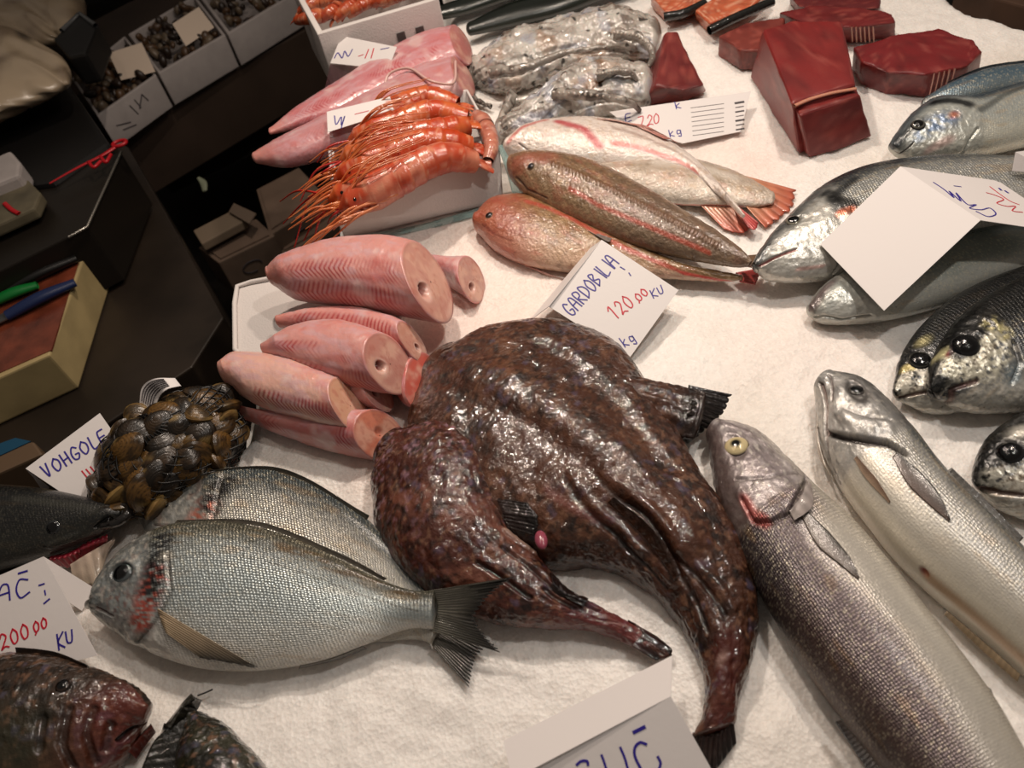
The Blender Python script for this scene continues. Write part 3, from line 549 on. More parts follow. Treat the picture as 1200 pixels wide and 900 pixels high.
fin(t, 'anal_fin', [(1110, 716), (1150, 750), (1196, 790)], [(1106, 720), (1146, 758), (1192, 800)], '#b8a488', '#9a8468', h0=.012, h1=.008, rays=14, nu=50)
t.done()
# ---------------------------------------------------------------- breams at the right edge
def seabream(label, Vd, Dd, T, zV, zD, feat, **kw):
    t = Thing('gilthead_bream', label, 'fish'); b = Loft(Vd, Dd, T, zV, zD, nu=230, nt=100, r0=kw.pop('r0', .35), r1=.2, q=kw.pop('q', .95)); pf = kw.pop('fins', None); ey = kw.pop('eyes'); er = kw.pop('er', .009)
    pup = kw.pop('pup', .62); iris = kw.pop('iris', '#5c5a52')
    silver(b, **kw); feat(b); b.bake(); b.add(t, 'body', SKIN)
    if ey: eye(t, b, ey[0], ey[1], ey[2], iris=iris, ring='#1a1c20', pup=pup, out=.3)
    if pf: pf(t, b)
    t.done(); return b
def headmask(b, op, k=.95):
    uo = np.mean([b.st(*p)[0] for p in op]); h = 1-ss(uo-.005, uo+.004, b.S); nohead(b, 1-h*k); bony(b, h); return h
def f(b):
    h = headmask(b, [(1160, 110), (1150, 150), (1140, 175)]); b.mix('#a9aca6', h*.6); b.mix('#2d3b48', ss(.3, .75, b.v)*.7)
    b.mix('#40608a', b.line([(1085, 150), (1110, 140)], .011, 1.3)*.8*ss(.3, .6, b.n(200, 2, 4))); b.mix('#0c0e12', b.line([(1095, 120), (1120, 118), (1135, 122)], .006, 1.2)*.95); b.mix('#b0562c', b.spot((1118, 134), .005, .9)*.8)
    b.mix('#0e1114', b.line([(1055, 165), (1068, 150), (1080, 143)], .006, 1.4)*.8); b.mix('#c69a94', b.line([(1090, 175), (1110, 165)], .006, 1.3)*.5); b.mix('#3b3f3e', b.line([(1150, 128), (1175, 112), (1200, 102)], .004, 1.3)*.7)
    l = b.line([(1125, 182), (1135, 165), (1146, 150)], .0012, 1); b.d -= l*.002; l = b.line([(1050, 178), (1070, 168)], .001, 1); b.d -= l*.002; b.mix('#4a3a36', l*.7)
b = Loft([(1082, 128), (1115, 128), (1150, 124), (1200, 112), (1290, 105)], [(1084, 114), (1108, 98), (1150, 82), (1200, 74), (1290, 64)], .018, .030, .030, nu=160, nt=60)
t = Thing('blue_backed_fish', 'blue grey fish back at the right edge, behind the silver head below the tuna', 'fish'); silver(b, back='#26323c', flank='#5c7484', belly='#8a979c', seed=71, scl=.3); b.add(t, 'body', SKIN)
fin(t, 'dorsal_fin', [(1110, 98), (1150, 83), (1200, 75)], [(1112, 95), (1152, 78), (1202, 70)], '#27323a', '#141a1e', h0=.03, h1=.033, rays=12); t.done()
seabream('silver headed fish at the right edge directly below the tuna steak', [(1049, 183), (1065, 187), (1090, 188), (1130, 187), (1160, 182), (1210, 172), (1290, 160)], [(1047, 166), (1056, 147), (1072, 128), (1095, 114), (1140, 112), (1200, 96), (1290, 88)], .024, .022, .040, f,
    eyes=(1076, 146, 7), back='#2d3a45', flank='#a5aaa6', belly='#c6c6ba', seed=72, scl=.25, metal=.35)
def f(b):
    h = headmask(b, [(1010, 262), (1000, 290)]); b.mix('#c6c4bd', h*.6); b.mix('#26292c', b.line([(1000, 210), (975, 232), (985, 245)], .006, 1.2)*.9); b.mix('#111111', b.line([(968, 226), (985, 235), (1000, 240)], .0055, 1.2)*.9); b.mix('#b4552c', b.line([(984, 250), (998, 246)], .004, 1.3)*.8)
    b.mix('#30353a', ss(.45, .85, b.v)*.7); b.mix('#3a3c40', b.spot((902, 290), .009, 1)*.6); b.mix('#2c3034', b.spot((930, 258), .011, .9)*.6)
    l = b.line([(887, 312), (905, 303), (932, 292)], .0011, 1); b.d -= l*.0022; b.mix('#9a5650', l*.9); b.mix('#b98078', b.line([(935, 315), (965, 312)], .002, 1.2)*.6); l = b.line([(893, 300), (903, 286)], .0012, 1); b.mix('#22252a', l*.6)
    l = b.line([(975, 322), (990, 290), (1005, 262), (1000, 245)], .0012, 1); b.d -= l*.0025
    d = b.dist([(930, 259)]); b.d -= (1-ss(.006, .01, d))*.0015
seabream('silver fish with a dark eye whose body lies under the large blank folded card', [(886, 321), (903, 329), (938, 331), (975, 326), (1015, 318), (1065, 305), (1120, 290), (1200, 265), (1290, 240)], [(884, 309), (895, 286), (914, 262), (940, 236), (970, 213), (1012, 195), (1062, 186), (1120, 183), (1200, 186)],
    .026, .022, .040, f, eyes=(930, 259, 9), back='#3f4448', flank='#9a9b98', belly='#c8c6bf', seed=73, scl=.5, metal=.5, iris='#7f7a6c')
def f(b):
    h = headmask(b, [(1030, 340), (1040, 370)]); b.mix('#b9bab5', h*.6); b.mix('#4a3234', b.line([(953, 358), (962, 345), (972, 332)], .006, 1.2)*.8); b.mix('#3f5a5c', ss(.0, .7, b.v)*ss(.3, .6, b.U)*.85); l = b.line([(955, 372), (985, 374), (1020, 370)], .001, 1); b.d -= l*.002
seabream('silver fish lying below the folded blank card, only snout and belly showing', [(951, 372), (966, 379), (1000, 380), (1050, 374), (1105, 360), (1160, 340), (1220, 318), (1290, 300)], [(949, 356), (960, 338), (985, 320), (1030, 300), (1080, 282), (1130, 270), (1200, 262), (1290, 258)],
    .022, .010, .020, f, eyes=None, back='#2b3a3c', flank='#8c9690', belly='#bfc0b8', seed=74, scl=.15, metal=.3)
def f(b):
    h = headmask(b, [(1110, 400), (1100, 440)]); b.mix('#17191b', ss(-.1, .4, b.v)*.9); b.mix('#b8a86a', b.line([(1060, 432), (1072, 428)], .004, 1.3)*.7); b.mix('#d3cdbd', b.line([(1062, 450), (1085, 445)], .008, 1.3)*.8*ss(.35, .55, b.n(250, 2, 5))); b.mix('#c9bf8a', b.spot((1082, 400), .006, 1)*.6)
    l = b.line([(1055, 466), (1075, 461), (1092, 458)], .0013, 1); b.d -= l*.002; b.mix('#5c4038', l*.8)
FB = dict(back='#0d0f11', flank='#43464a', belly='#c2c0b8', backw=.8, scl=.6, metal=.35)
seabream('dark bream head half hidden behind the nearer dark bream at the right edge', [(1052, 470), (1066, 481), (1100, 484), (1150, 480), (1220, 470), (1300, 450)], [(1048, 455), (1051, 430), (1062, 404), (1084, 376), (1120, 346), (1170, 322), (1240, 300)],
    .022, .010, .022, f, eyes=(1078, 422, 12), seed=75, pup=.8, **FB)
def f(b):
    h = headmask(b, [(1190, 360), (1195, 400), (1185, 440)]); b.mix('#0b0d0e', ss(.05, .5, b.v)*.95); b.mix('#c9c5b2', b.region([(1100, 440), (1105, 418), (1140, 405), (1160, 385), (1180, 395), (1185, 420), (1165, 445), (1125, 450)], .004)*ss(.32, .55, b.n(420, 3, 5))*.85)
    b.mix('#c8c193', b.line([(1112, 412), (1098, 418)], .004, 1.3)*.7); b.mix('#aea574', b.line([(1160, 378), (1178, 392)], .005, 1.2)*.7*ss(.4, .6, b.n(300, 2, 8))); b.mix('#7c1420', b.spot((1113, 413), .0035, .6)*.95)
    l = b.line([(1093, 462), (1115, 457), (1145, 447)], .0016, 1); b.d -= l*.003; b.mix('#7a5650', l*.7); b.d -= b.line([(1188, 400), (1196, 425), (1186, 448)], .0014, 1)*.003; b.mix('#3f6f86', b.spot((1190, 440), .009, 1)*.5)
    b.mix('#101112', b.line([(1096, 445), (1120, 452)], .003, 1.2)*.6); d = b.dist([(1130, 404)]); b.mix('#050608', (1-ss(.011, .016, d))*.9)
seabream('black and silver bream head with a red speck by its eye at the right edge', [(1092, 468), (1108, 478), (1140, 482), (1180, 482), (1240, 478), (1310, 470)], [(1089, 455), (1091, 430), (1105, 396), (1130, 366), (1168, 340), (1215, 318), (1300, 296)],
    .03, .018, .040, f, eyes=(1131, 404, 14), seed=76, pup=.85, iris='#1e2024', q=.85, **FB)
def f(b):
    h = headmask(b, [(1230, 500), (1235, 560)]); b.mix('#0d0e10', ss(.1, .5, b.v)*.9); b.mix('#c4c1b4', b.region([(1150, 565), (1152, 552), (1200, 548), (1215, 570), (1180, 578)], .004)*ss(.35, .55, b.n(350, 3, 5))*.85)
    b.mix('#e0dccf', b.spot((1195, 505), .007, 1)*.7); l = b.line([(1146, 572), (1172, 578), (1200, 580)], .0014, 1); b.d -= l*.003; b.mix('#6a4a40', l*.8); b.mix('#050608', b.spot((1183, 530), .012, .5)*.9)
seabream('dark bream head at the right edge, lowest one beside the pale silver fish', [(1145, 574), (1162, 590), (1192, 604), (1230, 612), (1300, 612)], [(1141, 560), (1145, 535), (1160, 510), (1184, 490), (1220, 474), (1300, 450)],
    .028, .012, .026, f, eyes=(1183, 530, 13), seed=77, pup=.85, iris='#1e2024', **FB)
# ---------------------------------------------------------------- gurnards
def gurn(b, base, dark, belly, red, seed, dors=1, rk=.4):
    v = b.v*dors; n = b.nuv(90, 200, 3, seed); b.col = np.tile(lin(base), (len(v), 1)); b.mix(dark, ss(.5, .8, n)*.5); b.mix(belly, ss(.35, .9, -v)); b.mix(red, ss(.5, .8, b.nuv(60, 90, 3, seed+4))*rk)
    b.mix('#3a281a', ss(.56, .72, b.n(150, 3, seed+21))*.4*(1-rk*0)*min(1, rk*2.5)); b.mix('#c2a078', ss(.58, .75, b.n(230, 2, seed+22))*.35); b.prm = np.tile([.05, .34, 0], (len(v), 1)).astype(float); b.d += (b.n(160, 3, seed+3)-.5)*.0014+(b.n(600, 2, seed+5)-.5)*.0006
t = Thing('gurnard', 'long gurnard showing its pale underside behind the white gurnard, with orange tail fan', 'fish')
b = Loft([(700, 218), (745, 236), (795, 241), (845, 243), (885, 243), (902, 240)], [(696, 192), (745, 187), (800, 184), (850, 196), (885, 212), (905, 224)], [.016, .018, .016, .012, .007, .004], .012, .016, nu=180, nt=60)
gurn(b, '#b8a898', '#8d7a62', '#d4c8ba', '#c05f4c', 83, rk=.2); b.mix('#c8473a', b.line([(720, 236), (800, 240), (870, 242)], .0025, 1)*.8); b.mix('#d8cfc4', b.line([(770, 190), (860, 208)], .006, 1.2)*.6); b.bake(); b.add(t, 'body', GURN)
fin(t, 'tail_fin', [(868, 205), (880, 222), (872, 240)], [(938, 224), (925, 250), (898, 268)], '#cf9a78', '#bd5f48', h0=.012, h1=.006, rays=7, ribs=.0002, ragged=.05); fin(t, 'anal_fin', [(820, 240), (845, 243), (860, 243)], [(850, 270), (872, 275), (885, 262)], '#c08a70', '#b3523f', h0=.01, h1=.004, rays=7); t.done()
t = Thing('gurnard', 'white bellied gurnard with red streaks, topmost of the gurnards', 'fish')
b = Loft([(592, 184), (612, 189), (660, 196), (710, 200), (762, 204), (805, 212), (835, 226), (858, 244), (870, 256)], [(596, 160), (615, 146), (650, 138), (700, 137), (745, 146), (785, 165), (820, 190), (848, 222), (872, 250)], [.014, .017, .019, .019, .016, .012, .009, .005, .003], .018, .030, nu=240, nt=80)
gurn(b, '#dccfc6', '#b8a296', '#e2dad2', '#c86a62', 84, rk=.12); b.mix('#b02230', b.line([(655, 142), (685, 152), (702, 170)], .0055, 1.3)*.85); b.mix('#c05048', b.line([(720, 168), (775, 182), (815, 200)], .0045, 1.2)*.8); b.mix('#8a6a60', b.line([(720, 150), (770, 168), (820, 198)], .003, 1.3)*.5); b.mix('#c04a44', b.line([(597, 165), (612, 149), (640, 140)], .0035, 1.2)*.7)
b.mix('#b84a46', b.line([(850, 225), (868, 250)], .005, 1)*.7); l = b.line([(608, 168), (618, 176), (622, 184)], .0009, 1); b.mix('#5b403c', l*.8); b.d -= l*.0014; b.bake(); b.add(t, 'body', GURN)
fin(t, 'tail_fin', [(862, 240), (866, 248), (868, 254)], [(890, 262), (886, 270), (878, 268)], '#c8605a', '#b23a38', h0=.016, h1=.012, rays=5); fin(t, 'pelvic_fin', [(700, 140), (720, 141), (740, 146)], [(760, 150), (800, 168), (780, 166)], '#d8b4a8', '#c87c70', body=b, lift=.003, rays=6); t.done()
t = Thing('gurnard', 'red headed brown gurnard lying lowest, its back under the price card', 'fish')
b = Loft([(560, 275), (577, 293), (606, 309), (645, 318), (690, 322), (740, 325), (790, 328), (835, 330), (870, 329)], [(561, 248), (573, 234), (596, 227), (630, 230), (668, 247), (710, 268), (755, 290), (800, 308), (868, 322)], [.014, .018, .021, .021, .018, .014, .010, .007, .003], .012, .020, nu=240, nt=80)
gurn(b, '#8a6a44', '#5c4128', '#c8a890', '#a84a38', 81); b.mix('#a8493c', ss(.28, .08, b.U)*.6); b.mix('#b23a30', b.line([(620, 236), (670, 256), (720, 284), (790, 315)], .005, 1.2)*.7); b.mix('#c8403c', b.line([(800, 320), (870, 326)], .004, 1.4)*.9); b.mix('#6f3028', b.line([(565, 262), (580, 275), (600, 282)], .0015, 1)*.6)
b.bake(); b.add(t, 'body', GURN); eye(t, b, 573, 252, 5, iris='#3a2a22', pup=.6)
fin(t, 'tail_fin', [(862, 320), (868, 325), (866, 330)], [(892, 314), (890, 324), (886, 334)], '#c8504a', '#b44440', h0=.012, h1=.008, rays=5); fin(t, 'pelvic_fin', [(590, 296), (604, 306), (620, 312)], [(610, 306), (640, 322), (668, 330)], '#c88a80', '#d8b0a4', h0=.006, h1=.003, rays=6); t.done()
t = Thing('gurnard', 'big brown gurnard with glistening back, in front of the white gurnard', 'fish')
b = Loft([(599, 214), (609, 228), (630, 243), (662, 258), (696, 272), (736, 287), (780, 299), (825, 308), (860, 313), (878, 313)], [(606, 182), (622, 178), (650, 178), (686, 185), (724, 201), (764, 223), (804, 247), (842, 271), (868, 291), (882, 306)], [.018, .024, .026, .026, .024, .021, .017, .012, .007, .003], .030, .040, nu=280, nt=90)
gurn(b, '#7c6248', '#4d3a28', '#8c7458', '#9a5240', 82); b.mix('#6a5a50', ss(.3, .6, b.U)*.5); b.mix('#a8402c', b.line([(668, 222), (700, 240), (760, 265), (830, 296)], .0028, 1.1)*.8); b.d += b.line([(650, 192), (700, 214), (760, 244), (840, 288)], .0035, 1)*(.0012+.0009*np.sin(b.S*2*np.pi/.0045)); b.mix('#6f4a30', b.line([(650, 192), (700, 214), (760, 244), (840, 288)], .003, 1)*.6); b.mix('#9a4a3a', b.line([(603, 198), (618, 184), (645, 182)], .009, 1.3)*.5)
b.d += b.line([(615, 225), (600, 205), (612, 190)], .003, 1.2)*.001; l = b.line([(606, 208), (618, 222), (640, 232)], .0012, 1); b.d -= l*.002; b.mix('#4a3022', l*.7)
b.bake(); b.add(t, 'body', GURN); eye(t, b, 622, 195, 5, iris='#4a3826', pup=.6)
fin(t, 'pectoral_fin', [(664, 258), (680, 266), (694, 272)], [(700, 276), (714, 284), (718, 280)], '#8e8178', '#6a5e56', h0=.03, h1=.034, rays=6); fin(t, 'tail_fin', [(872, 300), (876, 306), (874, 312)], [(892, 298), (894, 306), (890, 316)], '#7c6048', '#5a4432', h0=.028, h1=.024, rays=6); t.done()
# ---------------------------------------------------------------- monkfish tails (skinned, pink) on their tray
def fillet(label, Ap, Bp, T, z, seed, shear=.6, hole=(.28, .3), base='#cf938c', red='#a83236', cap='#c98f7c', chev=1.0, rows=((-.45, .3), (.35, .25)), tip='#c98678', zB=None, group=None, name='monkfish_tail', cat='fish fillet', capg=1):
    t = Thing(name, label, cat, group); b = Loft(Ap, Bp, T, z, z if zB is None else zB, nu=200, nt=80, nb=30, q=.9, r0=.5, cap1=True, shear1=shear)
    n = b.nuv(50, 120, 3, seed); b.col = np.tile(lin(base), (len(b.v), 1)); b.mix('#c8a2a8', ss(.4, .7, n)*.6); b.mix('#c26058', ss(.55, .8, b.n(60, 3, seed+2))*.4)
    for c, w in rows:
        x = (b.th-np.pi*(.80-.35*c))/(w*1.35); m = (1-ss(.6, 1.1, np.abs(x))); s = np.sin((b.S-.0085*np.abs(x))*2*np.pi/.0056); b.mix(red, m*ss(.0, .7, s)*ss(.05, .25, b.U)*(1-ss(.9, 1., b.U))*.85*chev*ss(.3, .55, b.n(35, 2, seed+8))); b.mix(red, m*.30*chev*ss(.35, .65, b.nuv(22, 60, 2, seed+30))); 
    b.mix('#d8c0bc', ss(.55, .75, b.n(40, 3, seed+20))*.55*(b.U < 1)); b.mix(tip, ss(.14, .0, b.U)*.7)
    if cap:
        c = b.U > 1.0001; r = 2-b.U; X = r*b.v; Y = r*np.sin(b.th)*1.0; col = np.tile(lin(cap), (len(X), 1)); col = mx(col, '#e0b4a0', ss(.4, .65, b.n(70, 3, seed+4))*.6); col = mx(col, '#b5665a', ss(.55, .75, fbm(np.c_[r*9, b.th*3, r*0+seed], 1, 3, seed))*.45); col = mx(col, '#a86a62', ss(.85, 1., r)*.6)
        dd = np.hypot((X-hole[0]), (Y-hole[1])*1.1); col = mx(col, '#7a2a28', (1-ss(.1, .2, dd))*capg); col = mx(col, '#e2bdb0', ss(.16, .22, dd)*(1-ss(.24, .34, dd))*.6*capg); b.col = np.where(c[:, None], col, b.col)
        Vo = b.ax[-1]*(b.hw[-1]*.35); b.V = b.V-(c*(1-ss(.05, .24, dd))*capg)[:, None]*Vo
    b.prm = np.tile([0, .33, 0], (len(b.v), 1)).astype(float); b.d += (b.n(45, 3, seed+9)-.5)*.0022+(b.n(250, 2, seed+11)-.5)*.0006
    b.d *= (b.U < 1); b.bake(); b.add(t, 'flesh', FLESH)
    return t, b
q = [P(*p, .004) for p in [(281, 366), (284, 346), (300, 341), (380, 326), (470, 346), (478, 452), (430, 468), (300, 440), (282, 420)]]; q = np.array(q); c = q.mean(0); V, F = prism(c+(q-c)*1.0+A(0, 0, .012), c+(q-c)*.96-A(0, 0, .006)); V, F, _ = soften(V, F, .003, 3)
t = Thing('foam_tray', 'white foam tray under the pink monkfish tails', 'tray'); t.add('base', V, F, FOAM)
t.add('rim', *tube(np.r_[q, q[:1]]+A(0, 0, .014), .0028, 8), FOAM); t.done()
for a in [
 ('short pink tail piece behind the big one, round cut end beside the ice', [(505, 322), (530, 340), (545, 352)], [(500, 298), (530, 302), (560, 304)], [.014, .018, .02], .018, 101, dict(hole=(-.35, -.1), chev=.2, base='#c98a88', cap='#c4988c')),
 ('salmon pink tail piece, lowest of the pile beside the small monkfish', [(284, 490), (330, 512), (385, 531), (426, 540)], [(282, 476), (335, 484), (405, 482), (462, 482)], [.01, .016, .022, .025], .016, 102, dict(hole=(.1, .1), cap='#cf7f66', capg=.3, base='#c88680', rows=((.1, .5),))),
 ('pink tail piece with a red cut face next to the large monkfish', [(458, 462), (470, 474), (482, 478)], [(462, 432), (484, 412), (506, 416)], [.014, .018, .018], .02, 103, dict(hole=(3, 3), cap='#c25a4c', chev=1., rows=((0, .8),), base='#cc6e62')),
 ('thin pink tail piece squeezed between two thicker ones', [(327, 384), (372, 392), (430, 405), (478, 420)], [(325, 370), (375, 360), (430, 362), (488, 382)], [.01, .014, .018, .02], .042, 104, dict(hole=(.0, -.3), cap='#c8907e', rows=((.1, .6),))),
 ('small round pink tail end facing forward in the middle of the pile', [(405, 470), (425, 478), (440, 482)], [(404, 446), (425, 440), (446, 440)], [.016, .018, .018], .030, 105, dict(hole=(-.2, .2), cap='#c08c84', chev=.2)),
 ('pink tail piece with swollen cut face, centre of the pile', [(312, 418), (350, 436), (400, 452), (440, 458)], [(308, 402), (345, 382), (400, 376), (470, 396)], [.012, .019, .024, .027], .052, 106, dict(hole=(-.35, .2), cap='#c4897c')),
 ('pale pink tail piece lying lower left with a blunt light cut end', [(268, 456), (300, 476), (350, 492), (404, 504)], [(262, 424), (280, 413), (340, 420), (414, 448)], [.018, .022, .024, .024], .040, 107, dict(hole=(3, 3), cap='#cf9f84', base='#d8aa9c', rows=((-.15, .28),), tip='#d89a88')),
 ('big pink tail piece with red chevrons on top of the pile', [(318, 334), (345, 353), (395, 363), (445, 369), (498, 378)], [(316, 312), (335, 298), (390, 281), (450, 277), (505, 286)], [.016, .025, .031, .033, .034], .062, 108, dict(hole=(-.45, .15), cap='#cb9486', rows=((-.45, .35), (.3, .25))))]:
    t, b = fillet(a[0], a[1], a[2], a[3], a[4], a[5], **a[6]); t.done()
# long pink tails farther back, overhanging the counter edge
t, b = fillet('long pink tail leaning back behind the crate of red prawns, in the rear', [(318, 158), (350, 152), (400, 140), (450, 120), (500, 98), (541, 80)], [(317, 149), (345, 127), (395, 95), (440, 66), (495, 38), (540, 26)], [.008, .012, .016, .02, .023, .024], .055, 111, hole=(3, 3), cap='#c27a76', base='#c07c80', chev=.9); t.done()
t, b = fillet('long pink tail hanging over the counter edge behind the crate of red prawns', [(303, 192), (335, 198), (385, 188), (440, 172), (500, 145), (545, 118)], [(298, 178), (330, 160), (385, 132), (440, 103), (500, 72), (540, 62)], [.010, .017, .022, .025, .027, .027], .050, 112, hole=(3, 3), cap='#bb7470', base='#be8486', chev=.35); t.done()
# ---------------------------------------------------------------- octopuses
def octo(label, Ap, Bp, T, z, seed, arms):
    t = Thing('octopus', label, 'octopus'); b = Loft(Ap, Bp, T, z, z+.006, nu=260, nt=110, r0=.5, r1=.4); b.col = np.tile(lin('#a39b93'), (len(b.v), 1))
    b.mix('#cbc6bf', ss(.42, .62, b.n(28, 3, seed))*.8); b.mix('#4c3b30', ss(.56, .7, b.n(48, 3, seed+3))*.7); b.mix('#1b1613', ss(.7, .78, b.n(110, 2, seed+5))*.9); b.mix('#9a6a3c', ss(.62, .75, b.n(40, 2, seed+8))*.35); b.mix('#8a93a8', ss(.6, .75, b.n(45, 2, seed+9))*.45)
    b.prm = np.tile([0, .25, 0], (len(b.v), 1)).astype(float); b.d = (b.n(38, 3, seed+6)-.5)*.014+(b.n(120, 3, seed+7)-.5)*.006-ss(.5, .6, b.nuv(10, 55, 2, seed+2))*.003; b.bake(); b.add(t, 'mantle', CEPH)
    for k, (pts, w) in enumerate(arms):
        q = np.array([P(*p) for p in pts]); V, F = tube(q, np.linspace(w, w*.35, len(q)), 14, 60); n = fbm(V, 130, 2, seed+k); V = V+(n-.5)[:, None]*A(.003, .003, .005); c = mx(np.tile(lin('#8a827a'), (len(V), 1)), '#2c211b', ss(.5, .66, fbm(V, 110, 2, seed+k+30))*.8); c = mx(c, '#c2bab0', ss(.55, .7, fbm(V, 90, 2, seed+60))*.6)
        t.add('arm', V, F, CEPH, col=c, prm=np.tile([0, .25, 0], (len(V), 1)))
        sv = []
        C = catmull(np.c_[q, np.linspace(w, w*.35, len(q))], 16)
        for p in C: Vb, Fb, _ = ball(p[:3]+unit(A(-.3, -1, .9))*p[3]*.95, p[3]*.33, (-.3, -1, .9), .5, 8, 6); sv.append((Vb, Fb))
        V, F = joinq(sv); t.add('suckers', V, F, CEPH, kind='stuff', col=np.tile(lin('#a89c92'), (len(V), 1)), prm=np.tile([0, .3, 0], (len(V), 1)))
    t.done()
octo('spotted grey octopus heaped farther back, next to the dark fish', [(556, 100), (585, 118), (625, 108), (670, 88), (720, 78), (760, 72)], [(556, 68), (590, 42), (640, 22), (690, 10), (730, 6), (766, 18)], .038, .015, 121,
     [([(556, 70, .03), (548, 95, .02), (556, 115, .01), (575, 126, .008)], .008), ([(600, 122, .01), (640, 112, .014), (690, 88, .02), (745, 76, .02)], .009), ([(575, 85, .045), (615, 80, .052), (660, 62, .055), (710, 55, .05)], .008), ([(720, 40, .05), (750, 45, .045), (765, 65, .03), (757, 85, .012)], .008)])
octo('pale grey octopus heaped between the white gurnard and the tuna', [(590, 172), (625, 172), (670, 158), (715, 145), (752, 134)], [(586, 136), (622, 112), (662, 80), (710, 66), (752, 72)], .036, .012, 122,
     [([(600, 112, .02), (590, 135, .014), (584, 155, .01), (590, 172, .006)], .008), ([(650, 110, .045), (690, 112, .05), (730, 118, .04), (750, 130, .02)], .008), ([(700, 88, .05), (735, 84, .048), (752, 98, .03)], .007)])
# ---------------------------------------------------------------- dark fish at the top
for lab, Ap, Bp, z in (('dark green fish tail at the top edge, behind the octopus', [(553, 42), (600, 33), (660, 18), (740, -12)], [(549, 26), (600, 2), (660, -12), (740, -38)], .02), ('black fish end at the top edge above the long pink tails', [(512, 25), (545, 18), (600, 0), (700, -30)], [(510, 8), (545, -4), (600, -24), (700, -60)], .016)):
    t = Thing('dark_fish', lab, 'fish'); b = Loft(Ap, Bp, .022, z, z+.004, nu=120, nt=50); b.col = np.tile(lin('#080c08'), (len(b.v), 1)); b.mix('#141a14', b.n(60, 2, 3)); b.mix('#30352f', ss(.6, .9, -b.v)*.4); b.prm = np.tile([.1, .28, 0], (len(b.v), 1)).astype(float); b.bake(); b.add(t, 'body', SKIN)
    fin(t, 'dorsal_fin', [Bp[1], Bp[2], Bp[3]], [(Bp[1][0]+3, Bp[1][1]-3), (Bp[2][0]+3, Bp[2][1]-4), (Bp[3][0]+4, Bp[3][1]-3)], '#131a14', '#0a0d0a', h0=z+.006, h1=z+.01, rays=10); t.done()
# ---------------------------------------------------------------- fish at lower left
t = Thing('dark_sea_bass', 'black headed fish with open pink gills at the left edge, below the clams card', 'fish')
b = Loft([(146, 608), (128, 622), (104, 634), (70, 648), (30, 660), (-30, 676), (-110, 690)], [(142, 596), (122, 588), (92, 580), (52, 572), (10, 568), (-40, 566), (-110, 568)], .026, .018, .034, nu=220, nt=90, r0=.5, q=.9)
silver(b, back='#0b0c0c', flank='#141514', belly='#23231f', seed=131, glit=.04, scl=.3, metal=.1, rough=.35); b.mix('#34342e', b.line([(20, 584), (70, 590), (110, 596)], .004, 1.3)*.6)
l = b.line([(143, 600), (128, 606), (112, 618)], .0012, 1); b.d -= l*.003; b.mix('#050505', l*.8); b.d += b.line([(125, 600), (100, 625), (60, 640)], .004, 1)*.0015; b.bake(); b.add(t, 'body', SKIN); eye(t, b, 62, 618, 8, iris='#2a2d30', ring='#0e0f10', pup=.6, out=.15)
fin(t, 'gills', [(126, 630), (104, 638), (78, 650), (58, 654)], [(122, 640), (100, 652), (84, 664), (70, 662)], '#8e2030', '#b04a52', h0=.018, h1=.006, rays=12, thick=.004, ribs=.0015, label='pink red gill comb', mat=FLESH)
fin(t, 'lower_jaw', [(134, 630), (112, 645), (84, 662)], [(124, 648), (112, 684), (88, 690)], '#b8a494', '#a39482', h0=.012, h1=.004, rays=5, thick=.006)
V, F = tube([P(120, 617, .03), P(138, 612, .032), (P(150, 602, .032)), P(150, 594, .03), P(142, 592, .032)], [.003, .0038, .0042, .0038, .002], 10, 24); t.add('lip', V, F, SLIME, col=np.tile(lin('#171412'), (len(V), 1)), prm=np.tile([0, .3, 0], (len(V), 1))); t.done()
t = Thing('scorpionfish', 'glossy reddish brown fish head in the bottom left corner', 'fish')
b = Loft([(172, 848), (158, 868), (138, 900), (100, 936), (50, 965), (-20, 985), (-100, 1000)], [(172, 822), (150, 801), (112, 784), (66, 769), (20, 764), (-40, 772), (-100, 790)], .034, .014, .034, nu=240, nt=100, r0=.3)
slime(b, '#30231a', '#0e0b08', '#4e3a2a', 141); b.mix('#6a2a20', b.line([(165, 830), (140, 840), (120, 870), (100, 900)], .02, 1.3)*.55); b.mix('#2c2c18', b.line([(10, 880), (40, 900)], .03, 1.4)*.5)
l = b.line([(174, 843), (160, 852), (140, 868)], .0018, 1); b.d -= l*.005; b.mix('#0a0504', l*.9)
for l in ([(110, 830), (100, 860), (112, 895)], [(80, 830), (72, 870), (85, 900)], [(50, 840), (45, 880)], [(130, 850), (124, 880)]): k = b.line(l, .0025, 1.2); b.d -= k*.003; b.mix('#0a0605', k*.5)
b.bake(); b.add(t, 'body', SLIME); eye(t, b, 74, 803, 8, iris='#2e211a', ring='#120c0a', pup=.6, out=.3)
fin(t, 'dorsal_fin', [(110, 786), (66, 771), (20, 766)], [(100, 778), (62, 763), (18, 758)], '#2a1c14', '#140d0a', h0=.036, h1=.04, rays=9); fin(t, 'lower_lip', [(178, 850), (165, 862), (150, 880)], [(182, 858), (172, 872), (160, 890)], '#5a2820', '#3a1814', h0=.014, h1=.008, rays=4, thick=.005, mat=SLIME); t.done()
t = Thing('dark_scaly_fish', 'dark green brown fish with upright tail lobe at the bottom left edge', 'fish')
b = Loft([(222, 850), (212, 880), (208, 920), (215, 980)], [(240, 832), (272, 852), (306, 888), (345, 950)], [.012, .02, .026, .028], .014, .016, nu=160, nt=70); slime(b, '#1a1a10', '#090906', '#2e2c1c', 151); b.bake(); b.add(t, 'body', SLIME)
